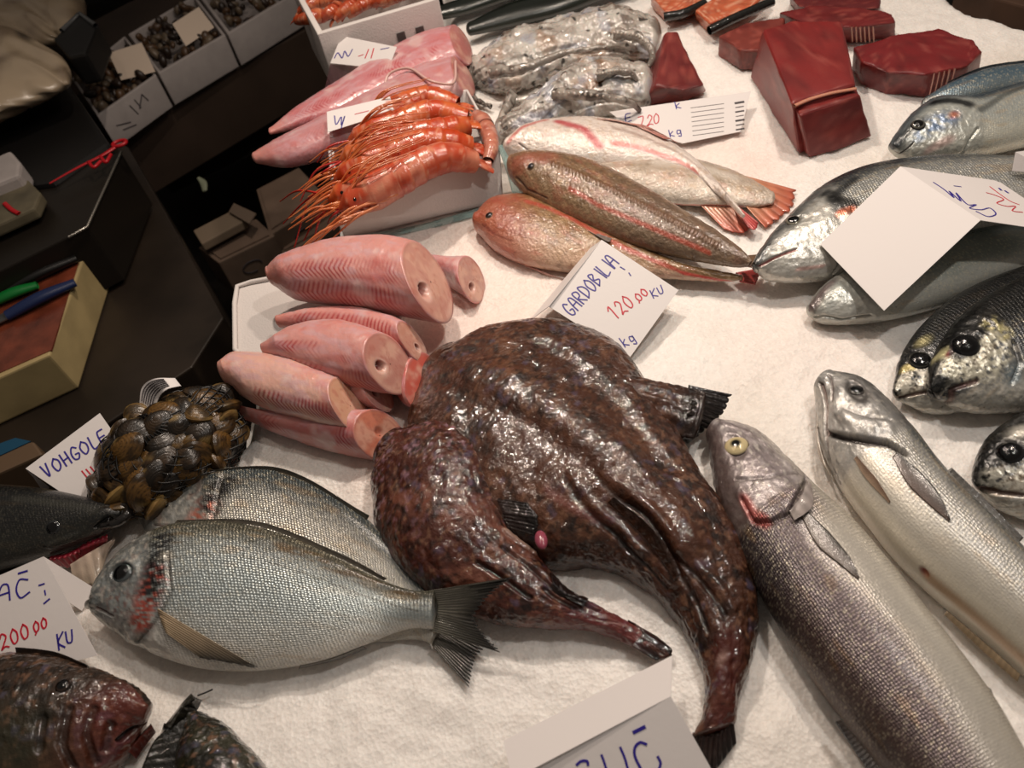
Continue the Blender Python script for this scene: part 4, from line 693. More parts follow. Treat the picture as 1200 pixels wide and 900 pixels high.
fin(t, 'tail_lobe', [(166, 905), (180, 872), (196, 850)], [(212, 905), (230, 850), (228, 815)], '#1c1a13', '#0a0907', h0=.02, h1=.014, rays=7, thick=.006, mat=SLIME); fin(t, 'tail_tip', [(196, 852), (212, 828), (226, 816)], [(206, 856), (226, 842), (236, 820)], '#24211a', '#0b0a08', h0=.022, h1=.012, rays=5, thick=.006, mat=SLIME); t.done()
V, F = tube([P(232, 815, .006), P(240, 812, .009), P(249, 808, .009)], .0007, 6, 10); o = mesh('fish_spine', V, F, DARK); o['label'] = 'tiny black spine lying on the ice by the bottom left fish'; o['category'] = 'scrap'
# ---------------------------------------------------------------- tuna and salmon
def chunk(label, T, hT, B, hB, col, seed, name='tuna_piece', stripe=None, bev=.004, cat='tuna', skin=None, mat=None, disp=.0022):
    t = Thing(name, label, cat); top = [P(x, y, hT) for x, y in T]; bot = [P(x, y, hB) for x, y in B]; V, F = prism(top, bot); V, F, N = soften(V, F, bev, 3, 3)
    V = V+N*((fbm(V, 60, 3, seed)-.5)*disp*2+(fbm(V, 240, 2, seed+2)-.5)*disp*.4)[:, None]; c = np.tile(lin(col), (len(V), 1)); c = mx(c, '#470e10', ss(.5, .75, fbm(V, 45, 3, seed+4))*.5); c = mx(c, '#b05a4c', ss(.6, .75, fbm(V*A(1, 3, 1), 90, 3, seed+14))*.3); c = mx(c, '#a85a50', ss(.62, .8, fbm(V*A(1, 1, 3), 160, 2, seed+6))*.35)
    side = 1-ss(.4, .8, N[:, 2]); c = mx(c, '#e9b898', ss(.55, 1, np.sin((V[:, 0]*.6+V[:, 1])*1300+4*fbm(V, 50, 2, 5)))*(.55 if mat else 0)); g = np.sin(V[:, 0]*1500+V[:, 1]*300+3*fbm(V, 40, 2, 3)); c = mx(c, '#9c4a44', side*ss(.6, 1, g)*.22); c = c*(.85+.3*fbm(V, 500, 2, seed+5))[:, None]
    t.add('flesh', V, F, mat or TUNA, col=c, prm=np.tile([0, .42, 0], (len(V), 1)))
    if stripe: stripe(t)
    return t.done()
def bar(t, name, pts, r, col, flat=.6, mat=None, rough=.4):
    V, F = tube([P(*p) for p in pts], r, 10, 20, flat); t.add(name, V, F, mat or FLESH, col=np.tile(lin(col), (len(V), 1)), prm=np.tile([0, rough, 0], (len(V), 1)))
def sc(dx, dy, T): return [(x+dx, y+dy) for x, y in T]
R = '#78201f'
T = [(925, -6), (985, -12), (1032, -4), (1030, 10), (975, 12), (935, 8)]; chunk('small tuna piece at the top edge, farthest back', T, .028, sc(0, 10, T), .0, '#5c1a1c', 160)
T = [(912, 14), (950, 6), (1010, 8), (1046, 16), (1050, 26), (1000, 32), (950, 30)]; chunk('tuna steak with pale stripes behind the big tuna block', T, .034, sc(0, 19, T), .0, '#6a1c1d', 161, stripe=lambda t: [bar(t, 'pale_stripe', [(998+k*5, 31, .036), (999+k*5, 49, .006)], .0011, '#b98a78') for k in range(6)])
T = [(842, 42), (875, 26), (920, 20), (915, 45), (893, 60), (868, 58)]; chunk('rough red tuna piece left of the big tuna block', T, .03, sc(-1, 24, T), .0, '#743028', 162)
T = [(1000, 55), (1052, 40), (1100, 33), (1140, 46), (1151, 60), (1134, 77), (1085, 87), (1040, 84), (1010, 72)]; chunk('flat dark red tuna steak with pale stripes above the silver head', T, .036, sc(-3, 27, T), .0, '#6e171a', 163, stripe=lambda t: [bar(t, 'pale_stripe', [(1097+k*6-2, 86-k*1.5, .037), (1089+k*6, 112-k*2, .004)], .0011, '#c9978a') for k in range(5)])
chunk('big upright block of dark red tuna', [(893, 34), (930, 24), (987, 24), (1003, 98), (927, 120)], .062, [(879, 92), (925, 70), (988, 78), (1006, 158), (936, 182)], .0, R, 164, bev=.005)
chunk('small tuna piece with a pale fat line in front of the big tuna block', [(928, 122), (1002, 101), (1009, 112), (937, 135)], .054, [(938, 170), (1010, 150), (1023, 161), (949, 187)], .0, '#701d1c', 165, stripe=lambda t: bar(t, 'fat_line', [(931, 124, .059), (950, 116, .0595), (975, 109, .0595), (1003, 104, .058)], .0026, '#b98068'))
chunk('wedge of tuna standing alone beside the printed card', [(779, 38), (793, 36), (824, 100), (800, 106), (768, 100)], .034, [(762, 80), (802, 66), (828, 108), (800, 119), (745, 126)], .0, '#6c2524', 166)
SAL = '#bf6240'
for lab, T, sk in (('salmon slice with black skin at the top edge beside the octopus', [(762, -6), (815, -8), (828, 2), (800, 12), (780, 14)], [(778, 20, .022), (800, 16, .024), (826, 4, .024)]), ('salmon slice with black skin left of the tuna', [(814, 12), (838, -4), (900, -8), (880, 8), (850, 20), (832, 28)], [(831, 36, .02), (855, 24, .024), (905, 2, .024)])):
    chunk(lab, T, .028, sc(0, 12, T), .0, SAL, 170, name='salmon_slice', cat='salmon', mat=FLESH, stripe=lambda t, sk=sk: bar(t, 'black_skin', sk, .0065, '#12120f', 1.0, SLIME))
# ---------------------------------------------------------------- prawns
def prawn(label, pts, w, seed, group, col='#c8421e', hi='#d9714a', ant=(), nan=0, light=False):
    t = Thing('red_prawn', label, 'prawn', group); q = np.array([P(*p) for p in pts]); C = catmull(np.c_[q, np.zeros(len(q))], 90)[:, :3]; u = np.linspace(0, 1, 90)
    W = np.interp(u, [0, .08, .35, .55, .62, .75, .92, 1], [.62, .78, .92, 1, .98, 1.04, .7, .15])*w/2; seg = np.where(u < .6, 1-.08*((u*10) % 1), 1.0)
    def paint(V, k): c = np.tile(lin(col), (len(V), 1)); c = mx(c, hi, ss(.4, .7, fbm(V, 60, 2, seed+k))*.7); c = mx(c, '#8a1c0e', ss(.55, .75, fbm(V, 120, 2, seed+k+3))*.5); return mx(c, '#e0a888', ss(.58, .75, fbm(V, 260, 2, seed+k+5))*.45)
    k = 54; V, F = tube(C[:k+2], (W*seg)[:k+2], 20, None, .92); t.add('abdomen', V, F, SHELL, col=paint(V, 1), prm=np.tile([0, .28, 0], (len(V), 1)))
    V, F = tube(C[k-2:], W[k-2:]*1.02, 20, None, .92); t.add('carapace', V, F, SHELL, col=paint(V, 9), prm=np.tile([0, .28, 0], (len(V), 1)))
    d0 = unit(C[0]-C[6]); s0 = unit(np.cross(d0, [0, 0, 1.])); vf = []
    for a in (-.55, -.2, .2, .55):
        e = C[0]+(d0*math.cos(a)+s0*math.sin(a))*w*.55; vf.append(tube([C[0]-d0*w*.1, (C[0]+e)/2+A(0, 0, .001), e-A(0, 0, .002)], [w*.09, w*.13, w*.05], 8, 10, .35))
    V, F = joinq(vf); t.add('tail_fan', V, F, SHELL, col=paint(V, 4), prm=np.tile([0, .3, 0], (len(V), 1)))
    if not light:
        h = C[-1]; dh = unit(C[-1]-C[-8]); sh = unit(np.cross(dh, [0, 0, 1.]))
        for s in (-1, 1): V, F, _ = ball(C[-12]+sh*s*w*.26+A(0, 0, w*.2), w*.085, (0, 0, 1), 1, 12, 8); t.add('eye', V, F, EYEB)
        vf = []; r_ = np.random.default_rng(seed)
        for j in range(13):
            a = C[50+j*3]; sd = -sh*(1 if j % 2 else .6); p1 = a+sd*w*.45-A(0, 0, w*.1); p2 = p1+dh*w*(.5+.4*r_.random())+sd*w*.25*r_.random()+A(0, 0, w*.25*r_.random()); p3 = p2+dh*w*(.6+.5*r_.random())-A(0, 0, w*.2)
            vf.append(tube([a, p1, p2, p3], [w*.05, w*.045, w*.035, w*.012], 6, 14))
        for j in range(6):      # thin feelers swept back over the body
            a = C[80]+A(0, 0, w*.3); k1, k2 = C[62], C[int(46-20*r_.random())]; o_ = r_.normal(size=3)*w*.22; o_[2] = 0
            vf.append(tube([a, k1+o_+A(0, 0, w*.62), k2+o_*1.3+A(0, 0, w*.52)], [w*.03, w*.022, w*.012], 5, 14))
        V, F = joinq(vf); t.add('legs', V, F, SHELL, col=mx(paint(V, 6), '#cf7a3c', np.full(len(V), .5)), prm=np.tile([0, .3, 0], (len(V), 1)))
        for e in ant:
            m = (h+P(*e))/2+A(0, 0, .012)+sh*.008*r_.normal(); V, F = tube([h-dh*w*.2, m, P(*e)], [.0014, .0012, .0008], 6, 20); t.add('antenna', V, F, SHELL, col=np.tile(lin('#b3241a'), (len(V), 1)), prm=np.tile([0, .35, 0], (len(V), 1)))
    return t.done()
G = 'red prawns in the small crate'
for a in [('red prawn farthest back in the small crate', [(536, 124, .056), (500, 115, .066), (460, 130, .066), (425, 142, .06)], .038, 201, [(392, 160, .05)]),
 ('red prawn second from the back in the small crate', [(548, 140, .058), (508, 132, .07), (455, 150, .07), (408, 166, .064)], .040, 202, [(372, 190, .05)]),
 ('red prawn under the small price card in the crate', [(548, 148, .064), (505, 156, .074), (450, 168, .074), (398, 190, .066)], .042, 203, [(352, 236, .03), (368, 212, .05)]),
 ('red prawn lying centrally in the small crate, legs tangled', [(552, 172, .060), (508, 166, .078), (445, 188, .076), (392, 212, .068)], .042, 204, [(332, 262, .0), (345, 290, .0)]),
 ('orange prawn behind the front prawn in the small crate', [(530, 190, .062), (490, 196, .07), (440, 212, .07), (385, 234, .064)], .036, 205, [(328, 236, .02), (366, 306, .0)]),
 ('front pinkish prawn along the near wall of the small crate', [(556, 190, .058), (520, 184, .078), (460, 212, .078), (398, 246, .066)], .044, 206, [(356, 282, .01), (384, 262, .03)])]:
    prawn(a[0], a[1], a[2], a[3], G, ant=a[4], col='#bc4a2c' if a[3] == 206 else '#b83f1a', hi='#d48c70' if a[3] == 206 else '#cf6c38')
prawn('pale pink prawn crosswise at the tail end of the small crate', [(572, 188, .05), (576, 172, .055), (570, 150, .055), (556, 132, .05)], .022, 207, G, col='#b8705c', hi='#d0a090', light=True)
# small crate
def crate(name, label, rim, hr, bot, hb, wall, mat, cat='crate', group=None, extra=None, floor_h=.01):
    t = Thing(name, label, cat, group); r = np.array([P(x, y, hr) for x, y in rim]); b = np.array([P(x, y, hb) for x, y in bot]) if bot else r-A(0, 0, hb); c = r.mean(0); cb = b.mean(0); n = 4
    k = 1-wall; ri = c+(r-c)*k; bi = cb+(b-cb)*k+A(0, 0, floor_h)
    for i in range(4):
        j = (i+1) % 4; V = np.array([r[i], r[j], ri[j], ri[i], b[i], b[j], bi[j], bi[i]]); F = [[0, 1, 2, 3], [7, 6, 5, 4], [0, 4, 5, 1], [1, 5, 6, 2], [2, 6, 7, 3], [3, 7, 4, 0]]; V, F, _ = soften(V, F, .0015, 2); t.add('wall', V, F, mat)
    V, F = prism(bi, b); t.add('bottom', V, F, mat, smooth=False)
    if extra: extra(t, r, b)
    return t.done()
FILM = plain('clear_blue_film', '#a8cbc9', .15, trans=.5, alpha=.7, coat=.5)
def ex(t, r, b):
    V, F = tube([r[1]+A(0, 0, .002), r[1]*.5+b[1]*.5+A(.012, -.006, 0), b[1]+A(.02, -.006, .004)], [.003, .006, .008], 10, 20, .25); t.add('film_corner', V, F, FILM, label='clear bluish plastic film at the corner')
    V, F = tube([r[0]*.15+b[0]*.85, b[0]*.6+b[1]*.4+A(0, -.012, .0), b[1]+A(0, -.012, .004)], [.002, .006, .008], 8, 24, .2); t.add('film_fold', V, F, FILM, label='clear bluish plastic film along the foot')
    V, F = tube([r[0]+A(-.002, 0, .001), r[3]+A(-.002, 0, .001)], .0018, 8, 10); t.add('rim_wire', V, F, plain('pale_rim', '#c9c1c0', .3), label='pale glossy rim')
    for a_, b_ in ((.40, .48), (.52, .55)):
        p = r[0]*(1-a_)+r[1]*a_; q_ = b[0]*(1-b_)+b[1]*b_; V, F = tube([p*.75+q_*.25+A(0, -.002, 0), p*.45+q_*.55+A(0, -.002, 0)], .0007, 5, 4); t.add('ink_mark', V, F, INKK)
crate('prawn_crate', 'small white crate of red prawns beside the pink tails', [(397, 262), (586, 172), (548, 104), (384, 136)], .052, [(404, 280), (590, 236), (566, 150), (392, 205)], .0, .035, FOAM, extra=ex)
V, F = tube([P(450, 118, .06), P(455, 88, .075), (P(478, 80, .08)), P(505, 95, .078), P(530, 98, .07), P(534, 72, .07)], .0018, 8, 50); o = mesh('plastic_tie', V, F, plain('pale_pink_plastic', '#c9a49c', .3)); o['label'] = 'pale plastic tie curled over the pink tails behind the small crate'; o['category'] = 'tie'
# large foam box with prawns at the top
crate('foam_box', 'white foam box of small prawns at the top edge', [(372, 40), (514, -2), (490, -48), (338, -22)], .10, None, .11, .09, FOAM, cat='box', floor_h=.02, extra=lambda t, r, b: [t.add('printed_mark', *prism([r[0]*(1-a_)+r[1]*a_-A(0, .0014, .030), r[0]*(1-a_-.07)+r[1]*(a_+.07)-A(0, .0014, .030), r[0]*(1-a_-.07)+r[1]*(a_+.07)-A(0, .0014, .044), r[0]*(1-a_)+r[1]*a_-A(0, .0014, .044)], depth=.0001), plain('faded_print', '#77706e', .7), smooth=False) for a_ in (.6, .76)])
for k in range(12):
    x = 366+(k % 6)*20; y = 22-(k // 6)*16-(k % 6)*5; r_ = rng.normal(size=4)*3
    prawn('small orange prawn heaped in the white foam box at the top edge', [(x-16+r_[0], y+6+r_[1], .078), (x, y-2, .088), (x+16+r_[2], y-8+r_[3], .08)], .022, 300+k, 'small prawns in the foam box', light=True, col='#a8401f', hi='#c87850')
# ---------------------------------------------------------------- clams in a net
def clam_parts(seed):
    nu, nv = 30, 22; u = np.linspace(0, 2*np.pi, nu, endpoint=False); r = np.linspace(0, 1, nv); Rr, Uu = np.meshgrid(r, u, indexing='ij')
    X = Rr*np.cos(Uu)*.017*(1+.12*np.cos(Uu)); Y = Rr*np.sin(Uu)*.0135+.004*(1-Rr); ridge = np.sin(Rr*np.pi*16)*.00028*(Rr > .15); Z = .0078*(1-Rr**2.2)**.75+ridge+.0015*(1-Rr)
    V = np.stack([X, Y, Z], -1).reshape(-1, 3); F = gridfaces(nv, nu); rr = Rr.ravel()
    rad = np.sin(Uu.ravel()*22); con = np.sin(rr*np.pi*16); c = np.tile(lin(['#5e431f', '#352718', '#6e5430', '#2a2016'][seed]), (len(V), 1)); c = mx(c, '#120d08', ss(.3, .9, rad*con)*.8); c = mx(c, '#0c0a07', ss(.42, .62, fbm(V, 110, 2, seed*9))*.75); c = mx(c, '#a98a50', ss(.62, .8, fbm(V, 90, 2, seed*9+4))*.4)
    return V, F, c
CL = []
for s in range(4):
    V, F, c = clam_parts(s); root = bpy.data.objects.new('clam', None); SC.collection.objects.link(root); root.empty_display_size = .01
    prm = np.tile([0, .4, 0], (len(V), 1)); mesh('upper_shell', V, F, CLAM, parent=root, col=c, prm=prm); mesh('lower_shell', V*A(1, 1, -1), F[:, ::-1], CLAM, parent=root, col=c, prm=prm); CL.append(root)
BC = P(200, 532, .022); LA = unit((P(285, 478, 0)-P(120, 585, 0))*A(1, 1, 0)); SA = A(-LA[1], LA[0], 0); RA, RB, RC = .070, .050, .036
def bag(d, k=1.0):
    d = unit(np.atleast_2d(d)); n = 1+.3*(fbm(d*1.0+5, 2.2, 2, 4)-.5)*2; q = BC+k*n[:, None]*(d[:, :1]*RA*LA+d[:, 1:2]*RB*SA+d[:, 2:]*RC*A(0, 0, 1)); q[:, 2] = np.maximum(q[:, 2], Z0+.002); return q
pts = []; used = [False]*4
N = 86
for i in range(N):
    zz = 1-1.35*(i+.5)/N; ph = i*2.39996; rr = math.sqrt(max(0, 1-zz*zz)); pts.append((rr*math.cos(ph), rr*math.sin(ph), zz))
for i, d in enumerate(pts):
    p = bag(d, .86+.05*rng.random())[0]; s = int(rng.integers(0, 4)); o = CL[s] if not used[s] else copytree(CL[s]); used[s] = True
    nrm = unit(d[0]*LA/RA+d[1]*SA/RB+d[2]*A(0, 0, 1)/RC+rng.normal(size=3)*9); o.location = p; q = Vector(nrm).to_track_quat('Z', 'Y'); o.rotation_mode = 'QUATERNION'
    from mathutils import Quaternion
    o.rotation_quaternion = q @ Quaternion((0, 0, 1), rng.random()*6.28); o.scale = [.92+.36*rng.random()]*3; o['label'] = 'brown ridged clam packed in the black net at the left edge of the ice'; o['category'] = 'clam'; o['group'] = 'clams in the net'
t = Thing('net_bag', 'black mesh net bag full of clams with a paper tag', 'net bag'); vf = []
for fam in (1, -1):
    for k in range(30):
        a0 = k/30*2*np.pi; z = np.linspace(.985, -.5, 44); a = a0+fam*np.arccos(z)*1.1; r_ = np.sqrt(1-z*z); vf.append(tube(bag(np.c_[r_*np.cos(a), r_*np.sin(a), z], 1.06+.012*fam), .0008, 4))
V, F = joinq(vf); t.add('netting', V, F, DARK, kind='stuff')
g = [(163, 478, .05), (166, 455, .062), (180, 444, .072), (205, 443, .07)]; g2 = [(180, 486, .05), (186, 466, .062), (196, 456, .07), (212, 452, .066)]
a = catmull(np.array([P(*p) for p in g]), 20); b_ = catmull(np.array([P(*p) for p in g2]), 20); V = np.concatenate([a, b_]); V = np.r_[V, V-A(0, 0, .0006)]; i = np.arange(19); F = np.r_[np.stack([i, i+1, i+21, i+20], 1), np.stack([i+40, i+60, i+61, i+41], 1)]
t.add('paper_tag', V, F, PAPER, label='white printed paper tag')
vf = []
for k in range(6):
    s_ = .15+.13*k; p = a*(1-s_)+b_*s_+A(0, -.0003, .0006); vf.append(tube(p[2:16], .0005, 4))
V, F = joinq(vf); t.add('printed_text', V, F, INKK); t.done()
# ---------------------------------------------------------------- cards
FONT = {'G': [[(.9, .8), (.5, 1), (.1, .6), (.15, .1), (.6, 0), (.9, .35), (.5, .4)]], 'A': [[(0, 0), (.15, .6), (.45, 1), (.8, .9), (.9, 0)], [(.1, .45), (.9, .45)]], 'R': [[(.1, 0), (.15, 1), (.8, .9), (.7, .55), (.2, .5), (.9, 0)]],
 'D': [[(.1, 0), (.15, 1), (.8, .8), (.85, .3), (.1, 0)]], 'O': [[(.5, 1), (.05, .6), (.3, 0), (.8, .2), (.9, .7), (.5, 1)]], 'B': [[(.1, 0), (.15, 1), (.75, .85), (.25, .52), (.85, .3), (.1, 0)]], 'I': [[(.4, 1), (.5, 0)]], 'L': [[(.2, 1), (.2, 0), (.9, .05)]],
 'C': [[(.9, .85), (.4, 1), (.1, .5), (.3, .02), (.9, .15)]], 'K': [[(.1, 1), (.15, 0)], [(.85, 1), (.15, .45), (.9, 0)]], 'N': [[(.1, 0), (.12, 1), (.45, .2), (.8, .05), (.9, 1)]], 'V': [[(0, 1), (.4, 0), (.7, 1)]], 'H': [[(.1, 1), (.15, 0)], [(.15, .45), (.85, .5)], [(.8, 1), (.85, 0)]],
 'S': [[(.9, .85), (.4, 1), (.1, .7), (.8, .35), (.5, 0), (.05, .1)]], 'E': [[(.8, 1), (.15, .95), (.1, 0), (.85, .05)], [(.1, .5), (.7, .5)]], '0': [[(.5, 1), (.1, .6), (.3, .05), (.75, .15), (.85, .7), (.5, 1)]], '1': [[(.1, .75), (.5, 1), (.5, 0)]], '2': [[(.1, .75), (.4, 1), (.8, .75), (.4, .3), (.05, 0), (.5, .12), (.9, 0)]],
 '.': [[(.4, .0), (.5, .08)]], ':': [[(.3, .75), (.5, .75)], [(.4, .1), (.6, .2)]], '7': [[(.1, 1), (.9, 1), (.4, 0)]], 'g': [[(.8, .6), (.3, .7), (.2, .2), (.8, .3), (.8, .7), (.75, -.2), (.3, -.1)]], 'k': [[(.1, 1), (.1, 0)], [(.7, .7), (.15, .35), (.8, 0)]], 'u': [[(.1, 1), (.2, .1), (.7, .05), (.9, 1)]], '-': [[(.1, .5), (.9, .6)]], ' ': []}
def text(s, o, d, up, ink, w, adv=1.0, panel=0):
    """letters along the pixel direction d (one letter cell), with the pixel up vector"""
    o, d, up = A(*o), A(*d), A(*up); out = []
    for ch in s:
        for st in FONT[ch]: out.append(([tuple(o+d*x*.82+up*y) for x, y in st], ink, w, panel))
        o = o+d*adv*(.5 if ch in '.:I' else 1)
    return out
card('price_card', 'folded white card reading GARDOBILIA 120.00 between gurnards and large monkfish', [[(705, 281, .050), (795, 340, .022), (738, 419, .010), (643, 359)], [(705, 281, .050), (643, 359, .040), (620, 376, .004), (690, 292)]],
     text('GARDOBILIA', (671, 371), (6.2, -7.1), (-14, -11), INKB, .0014)+[([(727, 313), (732, 316)], INKB, .0012), ([(737, 320), (739, 323)], INKB, .0012)]+text('120.', (721, 375), (8.5, -6), (-12, -13), INKR, .0013)+text('00', (749, 354), (6.5, -5.5), (-7, -7), INKR, .0013)+text('K', (765, 350), (8, -4), (-4, -9), INKB, .0011)+text('u', (773, 346), (7, -5), (-4, -8), INKB, .0011)+text('kg', (732, 407), (8, -4), (-7, -10), INKB, .0011))
card('price_card', 'large blank folded white card resting on the silver fish at right', [[(1055, 195, .085), (1149, 258, .085), (1036, 364, .045), (961, 286)], [(1055, 195, .085), (1149, 258, .085), (1264, 275, .055), (1170, 212)]],
     [([(1094, 214), (1106, 222), (1118, 232), (1112, 224), (1126, 236), (1120, 226), (1134, 240), (1144, 240), (1136, 244), (1150, 246), (1160, 244), (1167, 251), (1158, 254), (1144, 248)], INKB, .0012, 1), ([(1118, 218), (1126, 219)], INKB, .001, 1), ([(1171, 221), (1173, 223)], INKB, .002, 1), ([(1178, 224), (1181, 226)], INKB, .002, 1), ([(1156, 226), (1166, 229), (1176, 234), (1168, 238), (1180, 242), (1190, 242), (1186, 247), (1198, 249)], INKR, .0011, 1), ([(1160, 219), (1172, 228), (1184, 236), (1194, 240)], INKR, .0009, 1)])
card('price_card', 'white folded card at the bottom edge below the small monkfish tail', [[(786, 816, .046), (833, 900, .024), (690, 985, .018), (600, 914)], [(786, 816, .046), (788, 768, .026), (590, 868, .022), (600, 914)]],
     [([(676, 896), (681, 892), (688, 892), (689, 896)], INKB, .0016), ([(705, 885), (708, 893), (711, 903)], INKB, .0015), ([(727, 876), (732, 888), (736, 902)], INKB, .0015), ([(757, 872), (750, 870), (744, 876), (744, 886), (751, 901)], INKB, .0017), ([(743, 858), (755, 852)], INKB, .0022), ([(771, 887), (774, 894), (772, 902)], INKB, .0016)], names=('front_panel', 'rear_panel'))
card('price_card', 'white card with blue and red 200.00 at the left edge', [[(51, 652, .046), (114, 768, .014), (-10, 800, .010), (-60, 700)], [(51, 652, .046), (112, 690, .004), (96, 716, .003), (80, 705)]],
     text('A', (-3, 708), (20, -7), (-1, -20), INKB, .0014)+text('C', (19, 703), (22, -8), (-3, -21), INKB, .0014)+[([(22, 672), (32, 669)], INKB, .0016), ([(46, 686), (52, 684)], INKB, .0013), ([(52.5, 692), (53.5, 697)], INKB, .0011), ([(52, 707), (58, 702)], INKB, .0014)]+text('200.', (2, 762), (12, -5.5), (-4, -17), INKR, .0013)+text('00', (40, 742), (9, -4), (-2, -12), INKR, .0013)+text('K', (68, 762), (11, -5), (-2, -18), INKB, .0013)+text('u', (78, 755), (11, -4), (-2, -14), INKB, .0013), names=('front_panel', 'side_flap'))
card('price_card', 'white card reading VOHGOLE standing behind the net of clams', [[(117, 484, .055), (30, 549, .055), (112, 604, .010), (170, 560)], [(30, 549, .055), (57, 570, .02), (60, 590, .004), (40, 560)]],
     text('VOHGOLE', (55, 560), (10.8, -6.6), (-8, -13), INKB, .0014)+[([(96, 552), (104, 562)], INKR, .0012), ([(101, 550), (108, 558)], INKR, .0012), ([(106, 547), (110, 552)], INKR, .0012)], names=('front_panel', 'side_flap'))
def ex(t, pl):
    a, n = pl[0]; S_ = lambda q0, q1, w: None
st = text('E', (733, 143), (10, -2), (-1, -9), INKB, .0013)+text('7.20', (748, 150), (9, -2), (-1, -12), INKR, .0012, .8)+text('k', (792, 128), (9, -2), (-2, -8), INKB, .0012)+text('kg', (785, 161), (8, -2), (-2, -8), INKB, .0012)
for k in range(7): y = 158-k*5.4; st.append(([(812-k*.4, y+1), (848, y-4)], INKK, .0006))
st += [([(862+k*.2, 121+k*5.2), (871+k*.1, 119.5+k*5.2)], INKK, [.0032, .0012, .0022, .001, .0028, .0016, .0022][k]) for k in range(7)]
card('price_card', 'white card with red price and printed barcode label beside the tuna wedge', [[(714, 131, .020), (880, 107, .020), (868, 154, .006), (800, 168), (742, 152)]], st, names=('panel',))
CLEAR = plain('clear_plastic_holder', '#8a5f66', .1, trans=.6, alpha=.45)
card('price_card', 'small white card in a clear holder before the foam box', [[(400, 42, .085), (465, 55, .085), (455, 81, .07), (387, 74)]], [([(392, 68), (396, 62), (401, 68), (404, 60), (408, 66), (413, 58)], INKB, .0016), ([(420, 66), (426, 64)], INKR, .001), ([(432, 58), (428, 68)], INKR, .0016), ([(438, 57), (435, 68)], INKR, .0016), ([(446, 58), (456, 56)], INKB, .001), ([(440, 76), (450, 74)], INKB, .0013)], names=('panel',),
     extra=lambda t, pl: t.add('clear_holder', *prism([P(387, 75, .069), P(455, 82, .069), P(430, 96, .045), P(378, 116, .03)], depth=.001), CLEAR, smooth=False, label='clear plastic holder leg'))
card('price_card', 'small white card standing in the crate of red prawns', [[(383, 131, .085), (457, 113, .085), (462, 130, .078), (384, 155)]], [([(392, 136), (394, 146), (400, 137), (400, 147), (404, 136), (400, 150)], INKB, .0014), ([(416, 134), (432, 130)], INKR, .001), ([(440, 128), (448, 124)], INKR, .001)], names=('panel',))
V, F = prism([P(1190, 178, .075), P(1240, 172, .075), P(1240, 205, .06), P(1186, 200, .06)], depth=.0006); o = mesh('paper_corner', V, F, PAPER, smooth=False); o['label'] = 'corner of a white card at the right edge above the blank folded card'; o['category'] = 'price card'
# ---------------------------------------------------------------- neighbouring stalls, left
def solid(name, label, cat, rim, h, depth, mat, bev=.003, extra=None, group=None, part='body'):
    t = Thing(name, label, cat, group); V, F = prism([P(x, y, h) for x, y in rim], depth=depth); V, F, _ = soften(V, F, bev, 2) if bev else (V, F, 0); t.add(part, V, F, mat, smooth=False)
    if extra: extra(t)
    return t.done()
BRN = plain('dim_brown_steel', '#3d3129', .45, metal=.1, var=.3, vscale=5)
# worktop with cutting board
solid('work_table', 'dark steel work table at the left carrying the cutting board', 'table', [(150, 172), (195, 250), (262, 372), (225, 430), (120, 500), (-40, 590), (-260, 560), (-200, 240), (20, 120)], -.235, .55, DSTEEL, extra=None)
def ex(t):
    V, F = prism([P(x, y, -.1565) for x, y in [(98, 288), (60, 410), (-90, 476), (-90, 382)]], depth=.003); t.add('wet_surface', V, F, plain('bloody_wet_wood', '#6a3322', .25, coat=.4, var=.45, vscale=28, bump=.2), smooth=False, label='wet red brown cutting surface')
solid('cutting_board', 'thick cream cutting board with wet reddish top at the left edge', 'cutting board', [(106, 280), (58, 416), (-110, 492), (-110, 385)], -.158, .075, plain('cream_plastic', '#a8956a', .5, var=.22, vscale=14), extra=ex, part='block')
def knife(label, a, b, r, col, h=-.148):
    t = Thing('knife', label, 'knife'); m = plain('handle_'+label.split()[0], col, .35); p, q = P(*a, h), P(*b, h); t.add('handle', *tube([p, p*.5+q*.5+A(0, 0, .003), q], [r, r*1.15, r*.8], 10, 20, .7), m)
    d = unit(p-q); s = np.cross(d, [0, 0, 1.]); c = p; V, F = prism([c+s*.012, c-s*.008, c+d*.14-s*.006, c+d*.16+s*.01], depth=.002); t.add('blade', V, F, plain('knife_steel', '#8a8a8a', .3, metal=.9), smooth=False); t.done()
knife('green handled knife on the cutting board', (-12, 356), (44, 334), .0095, '#0c6b2c'); knife('blue handled knife on the cutting board', (8, 370), (88, 331), .0105, '#16254c'); knife('black handled knife behind the green one on the cutting board', (-5, 345), (90, 302), .011, '#0b0a09')
def ex(t):
    r = [P(*p, -.108) for p in [(142, 178), (102, 266), (80, 278)]]; t.add('bright_rim', *tube(r, .0022, 8), plain('worn_steel_rim', '#8d8880', .25, metal=.8)); t.add('rim_edge', *tube([P(-10, 276, -.108), P(50, 242, -.108)], .0025, 8), plain('worn_light_rim', '#a39c8c', .3, metal=.6)); V, F = tube([P(40, 304, -.14), P(50, 296, -.14)], .004, 8, 6); t.add('latch', V, F, plain('steel_latch', '#8a8078', .25, metal=.8))
solid('steel_tub', 'dark steel tub with a bright rim behind the cutting board', 'tub', [(142, 178), (102, 266), (-110, 372), (-100, 300), (20, 210)], -.11, .115, plain('dark_tub', '#211c17', .4, metal=.3), extra=ex)
t = Thing('red_strap', 'bright red plastic strap with a loop end on the dark bin', 'strap'); RED = plain('bright_red_plastic', '#b0101c', .35)
